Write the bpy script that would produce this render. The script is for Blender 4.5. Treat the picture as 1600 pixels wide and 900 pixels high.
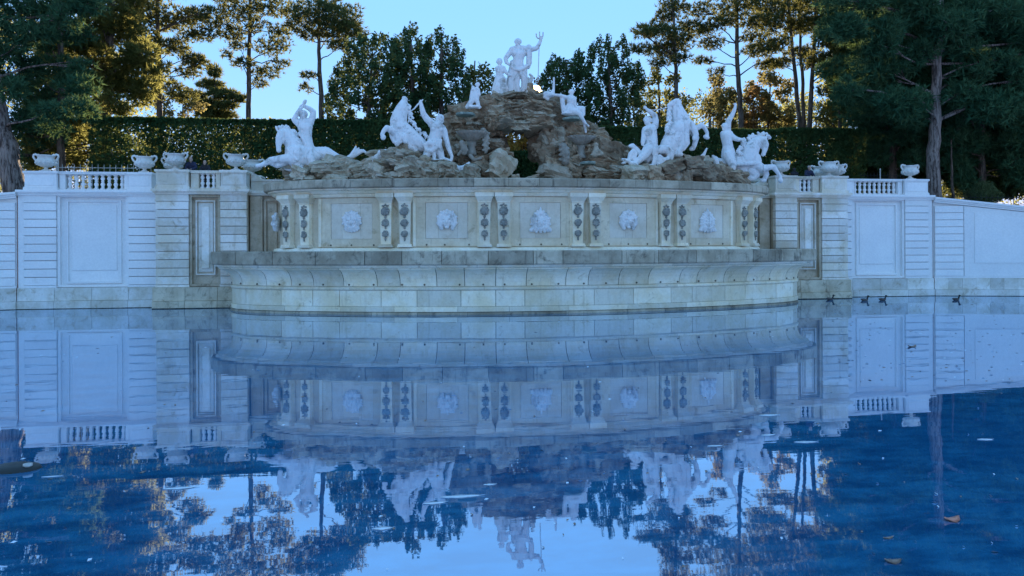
import bpy, bmesh, math, random
import numpy as np
from mathutils import Vector, Matrix, noise

for o in list(bpy.data.objects):
    bpy.data.objects.remove(o)
scene = bpy.context.scene
COL = scene.collection
rnd = random.Random(7)
NR = np.random.default_rng(11)
R = math.radians

# ------------------------------------------------------------------ camera
CAM_Y, CAM_X, CAM_Z, YAW, FPX, YC = -42.1, -6.15, 3.09, R(8.06), 1155.0, 388.0
SR = 0.00468
CR = math.sqrt(1 - SR * SR)
FW = Vector((math.sin(YAW), math.cos(YAW), 0))
R0 = Vector((math.cos(YAW), -math.sin(YAW), 0))
U0 = Vector((0, 0, 1))
UP = U0 * CR + R0 * SR
RT = R0 * CR - U0 * SR
CP = Vector((CAM_X, CAM_Y, CAM_Z))
cam = bpy.data.cameras.new('camera')
camo = bpy.data.objects.new('camera', cam)
COL.objects.link(camo)
cam.sensor_width = 36.0
cam.lens = FPX / 1600 * 36
cam.shift_y = (YC - 450) / 1600
cam.clip_end = 3000
camo.matrix_world = Matrix(((RT.x, UP.x, -FW.x, CP.x), (RT.y, UP.y, -FW.y, CP.y),
                            (RT.z, UP.z, -FW.z, CP.z), (0, 0, 0, 1)))
scene.camera = camo

def at(px, py, Y):
    """point of the place seen at photo position (px, py), at distance plane Y"""
    d = FW + RT * ((px - 800) / FPX) - UP * ((py - YC) / FPX)
    return CP + d * ((Y - CP.y) / d.y)

def at_water(px, py, z=0.0):
    d = FW + RT * ((px - 800) / FPX) - UP * ((py - YC) / FPX)
    return CP + d * ((z - CP.z) / d.z)

def ppm(Y, px=800):
    """photo pixels per metre near column px at plane Y"""
    p = at(px, 300, Y)
    return FPX / (p - CP).dot(FW)

# ------------------------------------------------------------------ sky, sun, exposure
SUN_AZ, SUN_EL = R(9.98), R(11.98)     # azimuth from +Y towards +X
world = bpy.data.worlds.new('World')
scene.world = world
world.use_nodes = True
nt = world.node_tree
nt.nodes.clear()
sky = nt.nodes.new('ShaderNodeTexSky')
sky.sky_type = 'NISHITA'
sky.sun_disc = False
sky.sun_elevation = SUN_EL
sky.sun_rotation = SUN_AZ
sky.altitude = 200
sky.air_density = 1.0
sky.dust_density = 0.0
sky.ozone_density = 10.0
bg = nt.nodes.new('ShaderNodeBackground')
gam = nt.nodes.new('ShaderNodeGamma')
gam.inputs['Gamma'].default_value = 0.11
wo = nt.nodes.new('ShaderNodeOutputWorld')
nt.links.new(sky.outputs[0], gam.inputs['Color'])
hsv = nt.nodes.new('ShaderNodeHueSaturation')
hsv.inputs['Saturation'].default_value = 2.7
nt.links.new(gam.outputs[0], hsv.inputs['Color'])
wb = nt.nodes.new('ShaderNodeMix')       # camera white balance of the whole sky
wb.data_type = 'RGBA'
wb.blend_type = 'MULTIPLY'
wb.inputs[0].default_value = 1.0
wb.inputs[7].default_value = (1.07, 0.80, 0.98, 1)
nt.links.new(hsv.outputs[0], wb.inputs[6])
nt.links.new(wb.outputs[2], bg.inputs['Color'])
nt.links.new(bg.outputs[0], wo.inputs['Surface'])
bg.inputs['Strength'].default_value = 0.15

sl = bpy.data.lights.new('sun', 'SUN')
sl.energy = 3.0
sl.angle = R(0.55)
sl.color = (1.0, 0.84, 0.62)
so = bpy.data.objects.new('sun', sl)
COL.objects.link(so)
sd = Vector((math.sin(SUN_AZ) * math.cos(SUN_EL), math.cos(SUN_AZ) * math.cos(SUN_EL), math.sin(SUN_EL)))
so.rotation_euler = sd.to_track_quat('Z', 'Y').to_euler()
so.location = (20, 100, 40)
vs = scene.view_settings
vs.view_transform = 'Standard'
vs.look = 'None'
vs.gamma = 1
vs.use_curve_mapping = False
vs.exposure = 3.0

# ------------------------------------------------------------------ materials
def new_mat(name):
    m = bpy.data.materials.new(name)
    m.use_nodes = True
    t = m.node_tree
    t.nodes.clear()
    out = t.nodes.new('ShaderNodeOutputMaterial')
    b = t.nodes.new('ShaderNodeBsdfPrincipled')
    t.links.new(b.outputs[0], out.inputs[0])
    return m, t, b, out

def nd(t, kind, **kw):
    n = t.nodes.new(kind)
    for k, v in kw.items():
        setattr(n, k, v)
    return n

def mixc(t, fac, a, b, mode='MIX'):
    n = t.nodes.new('ShaderNodeMix')
    n.data_type = 'RGBA'
    n.blend_type = mode
    for sock, v in ((n.inputs[0], fac), (n.inputs[6], a), (n.inputs[7], b)):
        if hasattr(v, 'is_linked') or hasattr(v, 'links'):
            t.links.new(v, sock)
        elif isinstance(v, (int, float)):
            sock.default_value = v
        else:
            sock.default_value = (*v, 1)
    return n.outputs[2]

def ramp(t, src, lo, hi):
    n = t.nodes.new('ShaderNodeMapRange')
    n.interpolation_type = 'SMOOTHSTEP'
    t.links.new(src, n.inputs[0])
    n.inputs[1].default_value = lo
    n.inputs[2].default_value = hi
    return n.outputs[0]

def noise_n(t, vec, scale, detail=5, rough=0.6, dist=0.0):
    n = t.nodes.new('ShaderNodeTexNoise')
    n.inputs['Scale'].default_value = scale
    n.inputs['Detail'].default_value = detail
    n.inputs['Roughness'].default_value = rough
    n.inputs['Distortion'].default_value = dist
    if vec is not None:
        t.links.new(vec, n.inputs['Vector'])
    return n.outputs[0]

def stone(name, c1, c2, stain, amount, streak=0.0, bump=0.25, rough=0.85, piece=0.18, scale=1.0, wet=None):
    """weathered stone: two tones, blotchy stains, run-down streaks, a tone of its own for each piece"""
    m, t, b, out = new_mat(name)
    geo = nd(t, 'ShaderNodeNewGeometry')
    pos = geo.outputs['Position']
    big = noise_n(t, pos, 0.7 * scale, 6, 0.65)
    fine = noise_n(t, pos, 9 * scale, 8, 0.7)
    col = mixc(t, ramp(t, big, 0.36, 0.64), c1, c2)
    st = noise_n(t, pos, 1.7 * scale, 9, 0.72, 0.6)
    col = mixc(t, ramp(t, st, 0.62 - amount * 0.22, 0.80 - amount * 0.12), col, stain)
    if streak > 0:
        mp = nd(t, 'ShaderNodeMapping')
        mp.inputs['Scale'].default_value = (2.6, 2.6, 0.22)
        t.links.new(pos, mp.inputs[0])
        s = noise_n(t, mp.outputs[0], 1.6, 6, 0.7)
        f = nd(t, 'ShaderNodeMath', operation='MULTIPLY')
        t.links.new(ramp(t, s, 0.54, 0.74), f.inputs[0])
        f.inputs[1].default_value = streak
        col = mixc(t, f.outputs[0], col, stain)
    oi = nd(t, 'ShaderNodeObjectInfo')
    mr = nd(t, 'ShaderNodeMapRange')
    t.links.new(oi.outputs['Random'], mr.inputs[0])
    mr.inputs[3].default_value = 1 - piece
    mr.inputs[4].default_value = 1 + piece * 0.6
    cm = nd(t, 'ShaderNodeCombineColor')
    for i in range(3):
        t.links.new(mr.outputs[0], cm.inputs[i])
    col = mixc(t, 1.0, col, cm.outputs[0], 'MULTIPLY')
    fr = nd(t, 'ShaderNodeMapRange')
    t.links.new(fine, fr.inputs[0])
    fr.inputs[3].default_value = 0.80
    fr.inputs[4].default_value = 1.16
    cm2 = nd(t, 'ShaderNodeCombineColor')
    for i in range(3):
        t.links.new(fr.outputs[0], cm2.inputs[i])
    col = mixc(t, 1.0, col, cm2.outputs[0], 'MULTIPLY')
    if wet:
        sp = nd(t, 'ShaderNodeSeparateXYZ')
        t.links.new(pos, sp.inputs[0])
        ad = nd(t, 'ShaderNodeMath', operation='MULTIPLY_ADD')
        t.links.new(st, ad.inputs[0])
        ad.inputs[1].default_value = wet * 1.6
        t.links.new(sp.outputs[2], ad.inputs[2])
        g = nd(t, 'ShaderNodeMath', operation='LESS_THAN')
        t.links.new(ad.outputs[0], g.inputs[0])
        g.inputs[1].default_value = wet * 1.75
        col = mixc(t, g.outputs[0], col, (0.045, 0.05, 0.04))
    t.links.new(col, b.inputs['Base Color'])
    b.inputs['Roughness'].default_value = rough
    b.inputs['Specular IOR Level'].default_value = 0.25
    bp = nd(t, 'ShaderNodeBump')
    bp.inputs['Strength'].default_value = bump
    bp.inputs['Distance'].default_value = 0.03
    t.links.new(fine, bp.inputs['Height'])
    t.links.new(bp.outputs[0], b.inputs['Normal'])
    return m

def leaf_mat(name, c1, c2, tr, fac=0.45, scale=0.6):
    m, t, b, out = new_mat(name)
    t.nodes.remove(b)
    geo = nd(t, 'ShaderNodeNewGeometry')
    n1 = noise_n(t, geo.outputs['Position'], scale, 4, 0.6)
    col = mixc(t, ramp(t, n1, 0.38, 0.62), c1, c2)
    tint = mixc(t, geo.outputs['Random Per Island'], (0.7, 0.7, 0.7), (1.35, 1.3, 1.15))
    col = mixc(t, 1.0, col, tint, 'MULTIPLY')
    d = nd(t, 'ShaderNodeBsdfDiffuse')
    t.links.new(col, d.inputs[0])
    tl = nd(t, 'ShaderNodeBsdfTranslucent')
    tc = mixc(t, 1.0, tint, tr, 'MULTIPLY')
    t.links.new(tc, tl.inputs[0])
    mx = nd(t, 'ShaderNodeMixShader')
    mx.inputs[0].default_value = fac
    t.links.new(d.outputs[0], mx.inputs[1])
    t.links.new(tl.outputs[0], mx.inputs[2])
    t.links.new(mx.outputs[0], out.inputs[0])
    return m

def plain(name, c, rough=0.6, metal=0.0, var=0.15, scale=6.0, bump=0.0):
    m, t, b, out = new_mat(name)
    geo = nd(t, 'ShaderNodeNewGeometry')
    n1 = noise_n(t, geo.outputs['Position'], scale, 5, 0.6)
    c0 = tuple(x * (1 - var) for x in c)
    c3 = tuple(min(1, x * (1 + var)) for x in c)
    t.links.new(mixc(t, ramp(t, n1, 0.35, 0.65), c0, c3), b.inputs['Base Color'])
    b.inputs['Roughness'].default_value = rough
    b.inputs['Metallic'].default_value = metal
    if bump:
        bp = nd(t, 'ShaderNodeBump')
        bp.inputs['Strength'].default_value = bump
        bp.inputs['Distance'].default_value = 0.05
        t.links.new(n1, bp.inputs['Height'])
        t.links.new(bp.outputs[0], b.inputs['Normal'])
    return m

def bark_mat(name, c1, c2):
    m, t, b, out = new_mat(name)
    geo = nd(t, 'ShaderNodeNewGeometry')
    mp = nd(t, 'ShaderNodeMapping')
    mp.inputs['Scale'].default_value = (5, 5, 0.7)
    t.links.new(geo.outputs['Position'], mp.inputs[0])
    n1 = noise_n(t, mp.outputs[0], 1.6, 8, 0.7, 0.4)
    t.links.new(mixc(t, ramp(t, n1, 0.38, 0.6), c1, c2), b.inputs['Base Color'])
    b.inputs['Roughness'].default_value = 0.95
    b.inputs['Specular IOR Level'].default_value = 0.1
    bp = nd(t, 'ShaderNodeBump')
    bp.inputs['Strength'].default_value = 1.0
    bp.inputs['Distance'].default_value = 0.12
    t.links.new(n1, bp.inputs['Height'])
    t.links.new(bp.outputs[0], b.inputs['Normal'])
    return m

M = {}
M['white'] = stone('white_render', (0.80, 0.79, 0.77), (0.84, 0.83, 0.80), (0.66, 0.63, 0.57), 0.10, 0.22, 0.12, 0.9, 0.05)
M['whiteplinth'] = stone('plinth_stone', (0.62, 0.58, 0.48), (0.78, 0.76, 0.71), (0.42, 0.35, 0.24), 0.55, 0.35, 0.3, 0.85, 0.16, wet=0.03)
M['lime'] = stone('weathered_limestone', (0.70, 0.62, 0.48), (0.85, 0.81, 0.74), (0.46, 0.38, 0.26), 0.5, 0.4, 0.35, 0.85, 0.18)
M['limeplinth'] = stone('weathered_plinth', (0.50, 0.42, 0.29), (0.66, 0.58, 0.43), (0.20, 0.16, 0.11), 0.55, 0.45, 0.35, 0.8, 0.18, wet=0.045)
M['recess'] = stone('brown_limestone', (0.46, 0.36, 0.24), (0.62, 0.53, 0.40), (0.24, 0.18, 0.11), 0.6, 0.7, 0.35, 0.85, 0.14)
M['sand'] = stone('sandstone', (0.82, 0.69, 0.47), (0.92, 0.84, 0.68), (0.46, 0.35, 0.20), 0.32, 0.42, 0.4, 0.8, 0.20, wet=0.08)
M['coping'] = stone('grey_coping', (0.34, 0.28, 0.195), (0.52, 0.45, 0.335), (0.09, 0.075, 0.055), 0.55, 0.9, 0.5, 0.85, 0.28)
M['core'] = stone('joint_mortar', (0.12, 0.10, 0.07), (0.16, 0.13, 0.09), (0.06, 0.05, 0.04), 0.5, 0.3, 0.3, 0.95, 0.0)
M['panel'] = stone('panel_slab', (0.68, 0.59, 0.46), (0.78, 0.71, 0.59), (0.50, 0.40, 0.27), 0.35, 0.3, 0.25, 0.85, 0.10)
M['frame'] = stone('panel_surround', (0.68, 0.56, 0.39), (0.80, 0.70, 0.53), (0.42, 0.32, 0.19), 0.45, 0.55, 0.3, 0.85, 0.12)
M['marble'] = stone('white_marble', (0.76, 0.75, 0.73), (0.82, 0.81, 0.79), (0.27, 0.25, 0.21), 0.55, 0.6, 0.5, 0.6, 0.03)
M['marbleold'] = stone('weathered_marble', (0.62, 0.59, 0.53), (0.74, 0.72, 0.67), (0.32, 0.29, 0.23), 0.45, 0.35, 0.3, 0.7, 0.05)
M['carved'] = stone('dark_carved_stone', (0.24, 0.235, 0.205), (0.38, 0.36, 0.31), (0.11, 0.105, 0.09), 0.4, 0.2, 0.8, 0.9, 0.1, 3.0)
M['rock'] = stone('tufa_rock', (0.26, 0.18, 0.11), (0.46, 0.35, 0.235), (0.07, 0.047, 0.03), 0.55, 0.3, 1.0, 0.95, 0.32, 1.6)
M['rockpale'] = stone('pale_rock', (0.38, 0.31, 0.21), (0.52, 0.45, 0.34), (0.16, 0.115, 0.07), 0.5, 0.3, 0.9, 0.95, 0.25, 1.6)
M['shellstone'] = stone('shell_basin_stone', (0.27, 0.23, 0.18), (0.38, 0.35, 0.29), (0.13, 0.11, 0.08), 0.5, 0.3, 0.6, 0.9, 0.1, 2.0)
M['greenstone'] = plain('verdigris_stone', (0.24, 0.29, 0.24), 0.8, 0, 0.3, 5, 0.3)
M['iron'] = plain('black_iron', (0.02, 0.024, 0.024), 0.55, 0.6, 0.3, 8)
M['paleiron'] = plain('pale_post', (0.45, 0.45, 0.42), 0.5, 0.2, 0.15, 8)
M['earth'] = plain('earth', (0.07, 0.055, 0.035), 0.95, 0, 0.4, 1.5, 0.4)
M['bark'] = bark_mat('pine_bark', (0.05, 0.038, 0.03), (0.19, 0.15, 0.12))
M['barkbig'] = bark_mat('furrowed_bark', (0.06, 0.045, 0.04), (0.30, 0.25, 0.22))
M['needle'] = leaf_mat('pine_needles', (0.034, 0.066, 0.032), (0.064, 0.092, 0.038), (0.19, 0.18, 0.06), 0.38)
M['needledark'] = leaf_mat('dark_needles', (0.034, 0.105, 0.062), (0.062, 0.145, 0.080), (0.09, 0.13, 0.045), 0.30)
M['yew'] = leaf_mat('yew_leaves', (0.030, 0.080, 0.042), (0.058, 0.115, 0.055), (0.13, 0.15, 0.05), 0.35)
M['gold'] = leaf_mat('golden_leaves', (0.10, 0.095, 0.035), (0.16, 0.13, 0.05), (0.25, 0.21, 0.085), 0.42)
M['goldbright'] = leaf_mat('painted_sunlit_leaves', (0.16, 0.12, 0.035), (0.22, 0.16, 0.05), (0.75, 0.50, 0.14), 0.6)  # sunlight put into the leaf colour: brighter copy of gold for the arch thicket
M['olive'] = leaf_mat('olive_leaves', (0.055, 0.080, 0.028), (0.105, 0.11, 0.035), (0.26, 0.25, 0.08), 0.45)
M['copper'] = leaf_mat('copper_leaves', (0.15, 0.085, 0.035), (0.20, 0.125, 0.05), (0.30, 0.19, 0.08), 0.42)
M['hedge'] = leaf_mat('hedge_leaves', (0.030, 0.080, 0.036), (0.056, 0.108, 0.044), (0.11, 0.13, 0.04), 0.35, 0.4)
M['bush'] = leaf_mat('bush_leaves', (0.05, 0.09, 0.05), (0.08, 0.12, 0.06), (0.15, 0.18, 0.07), 0.3, 0.4)

# ------------------------------------------------------------------ mesh helpers
def link(name, me, mat, parent=None, loc=None):
    o = bpy.data.objects.new(name, me)
    COL.objects.link(o)
    if mat is not None and not me.materials:
        me.materials.append(mat)
    if loc is not None:
        o.location = loc
    if parent is not None:
        o.parent = parent
        o.matrix_parent_inverse = Matrix.Translation(-ABS[parent.name]) if parent.name in ABS else Matrix.Identity(4)
    return o

ABS = {}       # things whose children are written in world coordinates

def tag(o, label=None, cat=None, group=None, kind=None):
    for k, v in (('label', label), ('category', cat), ('group', group), ('kind', kind)):
        if v:
            o[k] = v
    return o

def thing(name, label, cat, loc=(0, 0, 0), group=None, absolute=True, rz=0):
    o = bpy.data.objects.new(name, None)
    COL.objects.link(o)
    o.empty_display_size = 0.2
    o.location = loc
    o.rotation_euler.z = rz
    if absolute:
        ABS[o.name] = Vector(loc)
    if cat == 'wall':
        o['kind'] = 'thing'
    return tag(o, label, cat, group)

def dup(root, loc, label=None, rz=None, group=None, scale=None):
    r = root.copy()
    COL.objects.link(r)
    r.location = loc
    if rz is not None:
        r.rotation_euler.z = rz
    if scale is not None:
        r.scale = (scale,) * 3
    if label:
        r['label'] = label
    if group:
        r['group'] = group
    for ch in list(root.children):
        c = ch.copy()
        COL.objects.link(c)
        c.parent = r
        for g in ch.children:
            d = g.copy()
            COL.objects.link(d)
            d.parent = c
    return r

class MB:
    def __init__(s):
        s.v = []
        s.f = []

    def add(s, vs, fs):
        n = len(s.v)
        s.v += [tuple(p) for p in vs]
        s.f += [tuple(i + n for i in f) for f in fs]

    def box(s, x0, x1, y0, y1, z0, z1):
        s.add([(x0, y0, z0), (x1, y0, z0), (x1, y1, z0), (x0, y1, z0),
               (x0, y0, z1), (x1, y0, z1), (x1, y1, z1), (x0, y1, z1)],
              [(0, 3, 2, 1), (4, 5, 6, 7), (0, 1, 5, 4), (1, 2, 6, 5), (2, 3, 7, 6), (3, 0, 4, 7)])

    def block(s, x0, x1, y0, y1, z0, z1, c=0.02):
        """box whose front (low y) face has chamfered edges"""
        s.add([(x0, y1, z0), (x1, y1, z0), (x1, y1, z1), (x0, y1, z1),
               (x0, y0 + c, z0), (x1, y0 + c, z0), (x1, y0 + c, z1), (x0, y0 + c, z1),
               (x0 + c, y0, z0 + c), (x1 - c, y0, z0 + c), (x1 - c, y0, z1 - c), (x0 + c, y0, z1 - c)],
              [(0, 3, 2, 1), (0, 1, 5, 4), (1, 2, 6, 5), (2, 3, 7, 6), (3, 0, 4, 7),
               (4, 5, 9, 8), (5, 6, 10, 9), (6, 7, 11, 10), (7, 4, 8, 11), (8, 9, 10, 11)])

    def lathe(s, prof, seg=16, c=(0, 0, 0), sx=1, sy=1):
        vs, fs = [], []
        for r, z in prof:
            for k in range(seg):
                a = 2 * math.pi * k / seg
                vs.append((c[0] + r * math.cos(a) * sx, c[1] + r * math.sin(a) * sy, c[2] + z))
        for i in range(len(prof) - 1):
            for k in range(seg):
                k2 = (k + 1) % seg
                fs.append((i * seg + k, i * seg + k2, (i + 1) * seg + k2, (i + 1) * seg + k))
        fs.append(tuple(reversed(range(seg))))
        fs.append(tuple((len(prof) - 1) * seg + k for k in range(seg)))
        s.add(vs, fs)

    def tube(s, pts, rad, seg=8):
        pts = [Vector(p) for p in pts]
        n = len(pts)
        vs, fs = [], []
        ref = Vector((0.13, 0.97, 0.21)).normalized()
        for i, p in enumerate(pts):
            d = (pts[min(i + 1, n - 1)] - pts[max(i - 1, 0)])
            d = d.normalized() if d.length > 1e-6 else Vector((0, 0, 1))
            if abs(d.dot(ref)) > 0.97:
                u = d.cross(Vector((1, 0, 0))).normalized()
            else:
                u = d.cross(ref).normalized()
            w = d.cross(u)
            r = rad[i] if isinstance(rad, (list, tuple)) else rad
            for k in range(seg):
                a = 2 * math.pi * k / seg
                vs.append(p + (u * math.cos(a) + w * math.sin(a)) * r)
        for i in range(n - 1):
            for k in range(seg):
                k2 = (k + 1) % seg
                fs.append((i * seg + k, i * seg + k2, (i + 1) * seg + k2, (i + 1) * seg + k))
        fs.append(tuple(reversed(range(seg))))
        fs.append(tuple((n - 1) * seg + k for k in range(seg)))
        s.add(vs, fs)

    def mesh(s, name, smooth=False):
        me = bpy.data.meshes.new(name)
        me.from_pydata(s.v, [], s.f)
        me.update()
        if smooth:
            me.shade_smooth()
        return me

    def build(s, name, mat, parent=None, smooth=False, loc=None):
        return link(name, s.mesh(name, smooth), mat, parent, loc)

def fast_mesh(name, verts, k):
    """mesh of separate k-cornered faces from an (n*k, 3) array"""
    me = bpy.data.meshes.new(name)
    nv = len(verts)
    nf = nv // k
    me.vertices.add(nv)
    me.vertices.foreach_set('co', np.ascontiguousarray(verts, dtype=np.float32).ravel())
    me.loops.add(nv)
    me.loops.foreach_set('vertex_index', np.arange(nv, dtype=np.int32))
    me.polygons.add(nf)
    me.polygons.foreach_set('loop_start', np.arange(0, nv, k, dtype=np.int32))
    me.update(calc_edges=True)
    return me

def in_poly(x, y, poly):
    c = False
    n = len(poly)
    j = n - 1
    for i in range(n):
        xi, yi = poly[i]; xj, yj = poly[j]
        if (yi > y) != (yj > y) and x < (xj - xi) * (y - yi) / (yj - yi) + xi:
            c = not c
        j = i
    return c

# ------------------------------------------------------------------ ground and water
AX = 0.38         # axis of the fountain
GZ = 6.22         # terrace level behind the wall

def grid_sheet(name, xs, ys, zf, mat):
    vs = [(x, y, zf(x, y)) for y in ys for x in xs]
    n = len(xs)
    fs = [(j * n + i, j * n + i + 1, (j + 1) * n + i + 1, (j + 1) * n + i) for j in range(len(ys) - 1) for i in range(n - 1)]
    me = bpy.data.meshes.new(name)
    me.from_pydata(vs, [], fs)
    return link(name, me, mat)

def ground_z(x, y):
    # the terrace falls away beside the ramp walls and climbs a hill behind
    z = GZ - max(0, min(1, (abs(x) - 27) / 14)) * 1.9
    return z + max(0, y - 35) * 0.06
g = grid_sheet('ground', [-900, -300, -120, -60, -41, -34, -27, -20, 0, 20, 27, 34, 41, 60, 120, 300, 900],
               [0.6, 4, 10, 20, 35, 60, 120, 300, 1200], ground_z, M['earth'])
tag(g, kind='structure')
pf = grid_sheet('pool_floor', [-80, 80], [-90, 3], lambda x, y: -1.2, M['core'])
tag(pf, kind='structure')

def water_material():
    m, t, b, out = new_mat('pool_water')
    t.nodes.remove(b)
    geo = nd(t, 'ShaderNodeNewGeometry')
    pos = geo.outputs['Position']
    mp = nd(t, 'ShaderNodeMapping')
    mp.inputs['Scale'].default_value = (0.55, 1.5, 1)
    t.links.new(pos, mp.inputs[0])
    n1 = noise_n(t, mp.outputs[0], 0.9, 3, 0.5)
    mp2 = nd(t, 'ShaderNodeMapping')
    mp2.inputs['Scale'].default_value = (0.35, 1.0, 1)
    t.links.new(pos, mp2.inputs[0])
    n2 = noise_n(t, mp2.outputs[0], 5.5, 4, 0.6)
    patch = noise_n(t, pos, 0.16, 4, 0.6, 0.5)
    mu = nd(t, 'ShaderNodeMath', operation='MULTIPLY')
    t.links.new(n2, mu.inputs[0])
    t.links.new(ramp(t, patch, 0.42, 0.62), mu.inputs[1])
    ad = nd(t, 'ShaderNodeMath', operation='MULTIPLY_ADD')
    t.links.new(mu.outputs[0], ad.inputs[0])
    ad.inputs[1].default_value = 0.10
    t.links.new(n1, ad.inputs[2])
    bp = nd(t, 'ShaderNodeBump')
    bp.inputs['Strength'].default_value = 0.15
    bp.inputs['Distance'].default_value = 0.012
    t.links.new(ad.outputs[0], bp.inputs['Height'])
    # bluish body: lit floor and algae seen through the water
    mp3 = nd(t, 'ShaderNodeMapping')
    mp3.inputs['Scale'].default_value = (0.7, 1.6, 1)
    t.links.new(pos, mp3.inputs[0])
    algae = noise_n(t, mp3.outputs[0], 1.4, 8, 0.72, 0.3)
    deep = noise_n(t, pos, 0.12, 3, 0.5)
    c = mixc(t, ramp(t, algae, 0.36, 0.66), (0.008, 0.105, 0.245), (0.026, 0.245, 0.46))
    c = mixc(t, ramp(t, deep, 0.45, 0.85), c, (0.012, 0.15, 0.33))
    d = nd(t, 'ShaderNodeBsdfDiffuse')
    t.links.new(c, d.inputs[0])
    gl = nd(t, 'ShaderNodeBsdfGlossy')
    gl.inputs['Roughness'].default_value = 0.015
    gl.inputs['Color'].default_value = (0.86, 0.93, 1.0, 1)
    t.links.new(bp.outputs[0], gl.inputs['Normal'])
    fr = nd(t, 'ShaderNodeFresnel')
    fr.inputs['IOR'].default_value = 2.3
    mx = nd(t, 'ShaderNodeMixShader')
    fm = nd(t, 'ShaderNodeMath', operation='MULTIPLY_ADD')
    t.links.new(fr.outputs[0], fm.inputs[0])
    fm.inputs[1].default_value = 0.66
    fm.inputs[2].default_value = 0.34
    t.links.new(fm.outputs[0], mx.inputs[0])
    t.links.new(d.outputs[0], mx.inputs[1])
    t.links.new(gl.outputs[0], mx.inputs[2])
    t.links.new(mx.outputs[0], out.inputs[0])
    return m
M['water'] = water_material()
w = grid_sheet('water', [-80, 80], [-90, 2.5], lambda x, y: 0.0, M['water'])
tag(w, kind='structure')

# the low sun itself, seen past the summit of the grotto
bm = bmesh.new(); bmesh.ops.create_icosphere(bm, subdivisions=3, radius=2000 * math.tan(R(0.42)))
me = bpy.data.meshes.new('sun_disc'); bm.to_mesh(me); bm.free(); me.shade_smooth()
sm, st_, sb, sout = new_mat('sun_glow'); st_.nodes.remove(sb)
em = nd(st_, 'ShaderNodeEmission'); em.inputs[0].default_value = (1.0, 0.66, 0.25, 1); em.inputs[1].default_value = 4.0
st_.links.new(em.outputs[0], sout.inputs[0])
tag(link('sky_sun', me, sm, None, CP + sd * 2000), kind='structure')

# ------------------------------------------------------------------ side walls
PX = [19.7, 20.95, 24.55, 26.13, 26.45]      # pier / panel / pier / joint strip, measured from the axis

def side(sx):
    return 'left' if sx < 0 else 'right'

def xr(sx, a, b, ax=0.0):
    a, b = ax + sx * a, ax + sx * b
    return (min(a, b), max(a, b))

def courses(parent, x0, x1, y0, z0, z1, n, mat, depth=0.3, name='stone_block', gap=0.014):
    h = (z1 - z0) / n
    m = MB()
    m.block(0, x1 - x0, 0, depth, gap, h - gap, 0.018)
    me = m.mesh(name)
    for i in range(n):
        link(name, me, mat, parent, (x0, y0, z0 + i * h))

def frame_ring(parent, x0, x1, z0, z1, wd, y0, y1, mat, name='moulding'):
    m = MB()
    m.box(x0, x1, y0, y1, z1 - wd, z1)
    m.box(x0, x1, y0, y1, z0, z0 + wd)
    m.box(x0, x0 + wd, y0, y1, z0 + wd, z1 - wd)
    m.box(x1 - wd, x1, y0, y1, z0 + wd, z1 - wd)
    m.build(name, mat, parent)

def plinth(parent, x0, x1, y, mat, z_top=1.11, step=0.42, wid=1.7, d=0.4):
    n = max(1, round((x1 - x0) / wid))
    wv = (x1 - x0) / n
    for i in range(n):
        a, b = x0 + i * wv, x0 + (i + 1) * wv
        m = MB(); m.block(a + 0.006, b - 0.006, y, y + d, step, z_top - 0.004, 0.012); m.build('plinth_block', mat, parent)
        k = rnd.uniform(-0.3, 0.3) * wv * 0.6
        m = MB(); m.block(a + 0.006, b - 0.006, y - 0.1, y + d, -0.3, step - 0.008, 0.015); m.build('foot_block', mat, parent)

def outer_wall(sx):
    t = thing('retaining_wall', f'white rendered retaining wall with a big plain panel at the {side(sx)} of the fountain', 'wall', (sx * 23, 0, 0))
    x0, x1 = xr(sx, PX[0] - 0.6, PX[4])
    m = MB(); m.box(x0, x1, 0.3, 0.8, -0.3, 6.08); m.build('wall_core', M['white'], t)
    for a, b in ((PX[0] - 0.5, PX[1]), (PX[2], PX[3])):
        q0, q1 = xr(sx, a, b)
        courses(t, q0, q1, 0.0, 1.23, 5.62, 10, M['white'])
        m = MB(); m.box(q0 - 0.02, q1 + 0.02, -0.03, 0.3, 5.62, 5.70); m.box(q0, q1, 0.012, 0.3, 5.70, 6.0)
        m.build('pier_band', M['white'], t)
        m = MB(); m.box(q0 - 0.02, q1 + 0.02, -0.03, 0.3, 1.115, 1.23); m.build('pier_foot', M['white'], t)
    q0, q1 = xr(sx, PX[3], PX[4])
    m = MB(); m.box(q0 + 0.02, q1 - 0.02, 0.06, 0.3, 0.0, 6.0); m.build('joint_strip', M['white'], t)
    # recessed panel
    q0, q1 = xr(sx, PX[1], PX[2])
    frame_ring(t, q0 + 0.02, q1 - 0.02, 1.13, 6.05, 0.13, 0.10, 0.30, M['white'], 'outer_frame')
    frame_ring(t, q0 + 0.42, q1 - 0.42, 1.32, 5.78, 0.10, 0.2, 0.32, M['white'], 'inner_frame')
    m = MB(); m.block(q0 + 0.66, q1 - 0.66, 0.245, 0.33, 2.0, 5.55, 0.03); m.build('panel', M['white'], t)
    plinth(t, x0, x1, -0.06, M['whiteplinth'])
    # cornice in three steps
    m = MB()
    m.box(x0, x1, -0.06, 0.8, 6.0, 6.09)
    m.box(x0, x1, -0.13, 0.9, 6.092, 6.16)
    m.box(x0, x1, -0.2, 1.3, 6.162, 6.28)
    m.build('cornice', M['white'], t)
    return t

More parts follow.
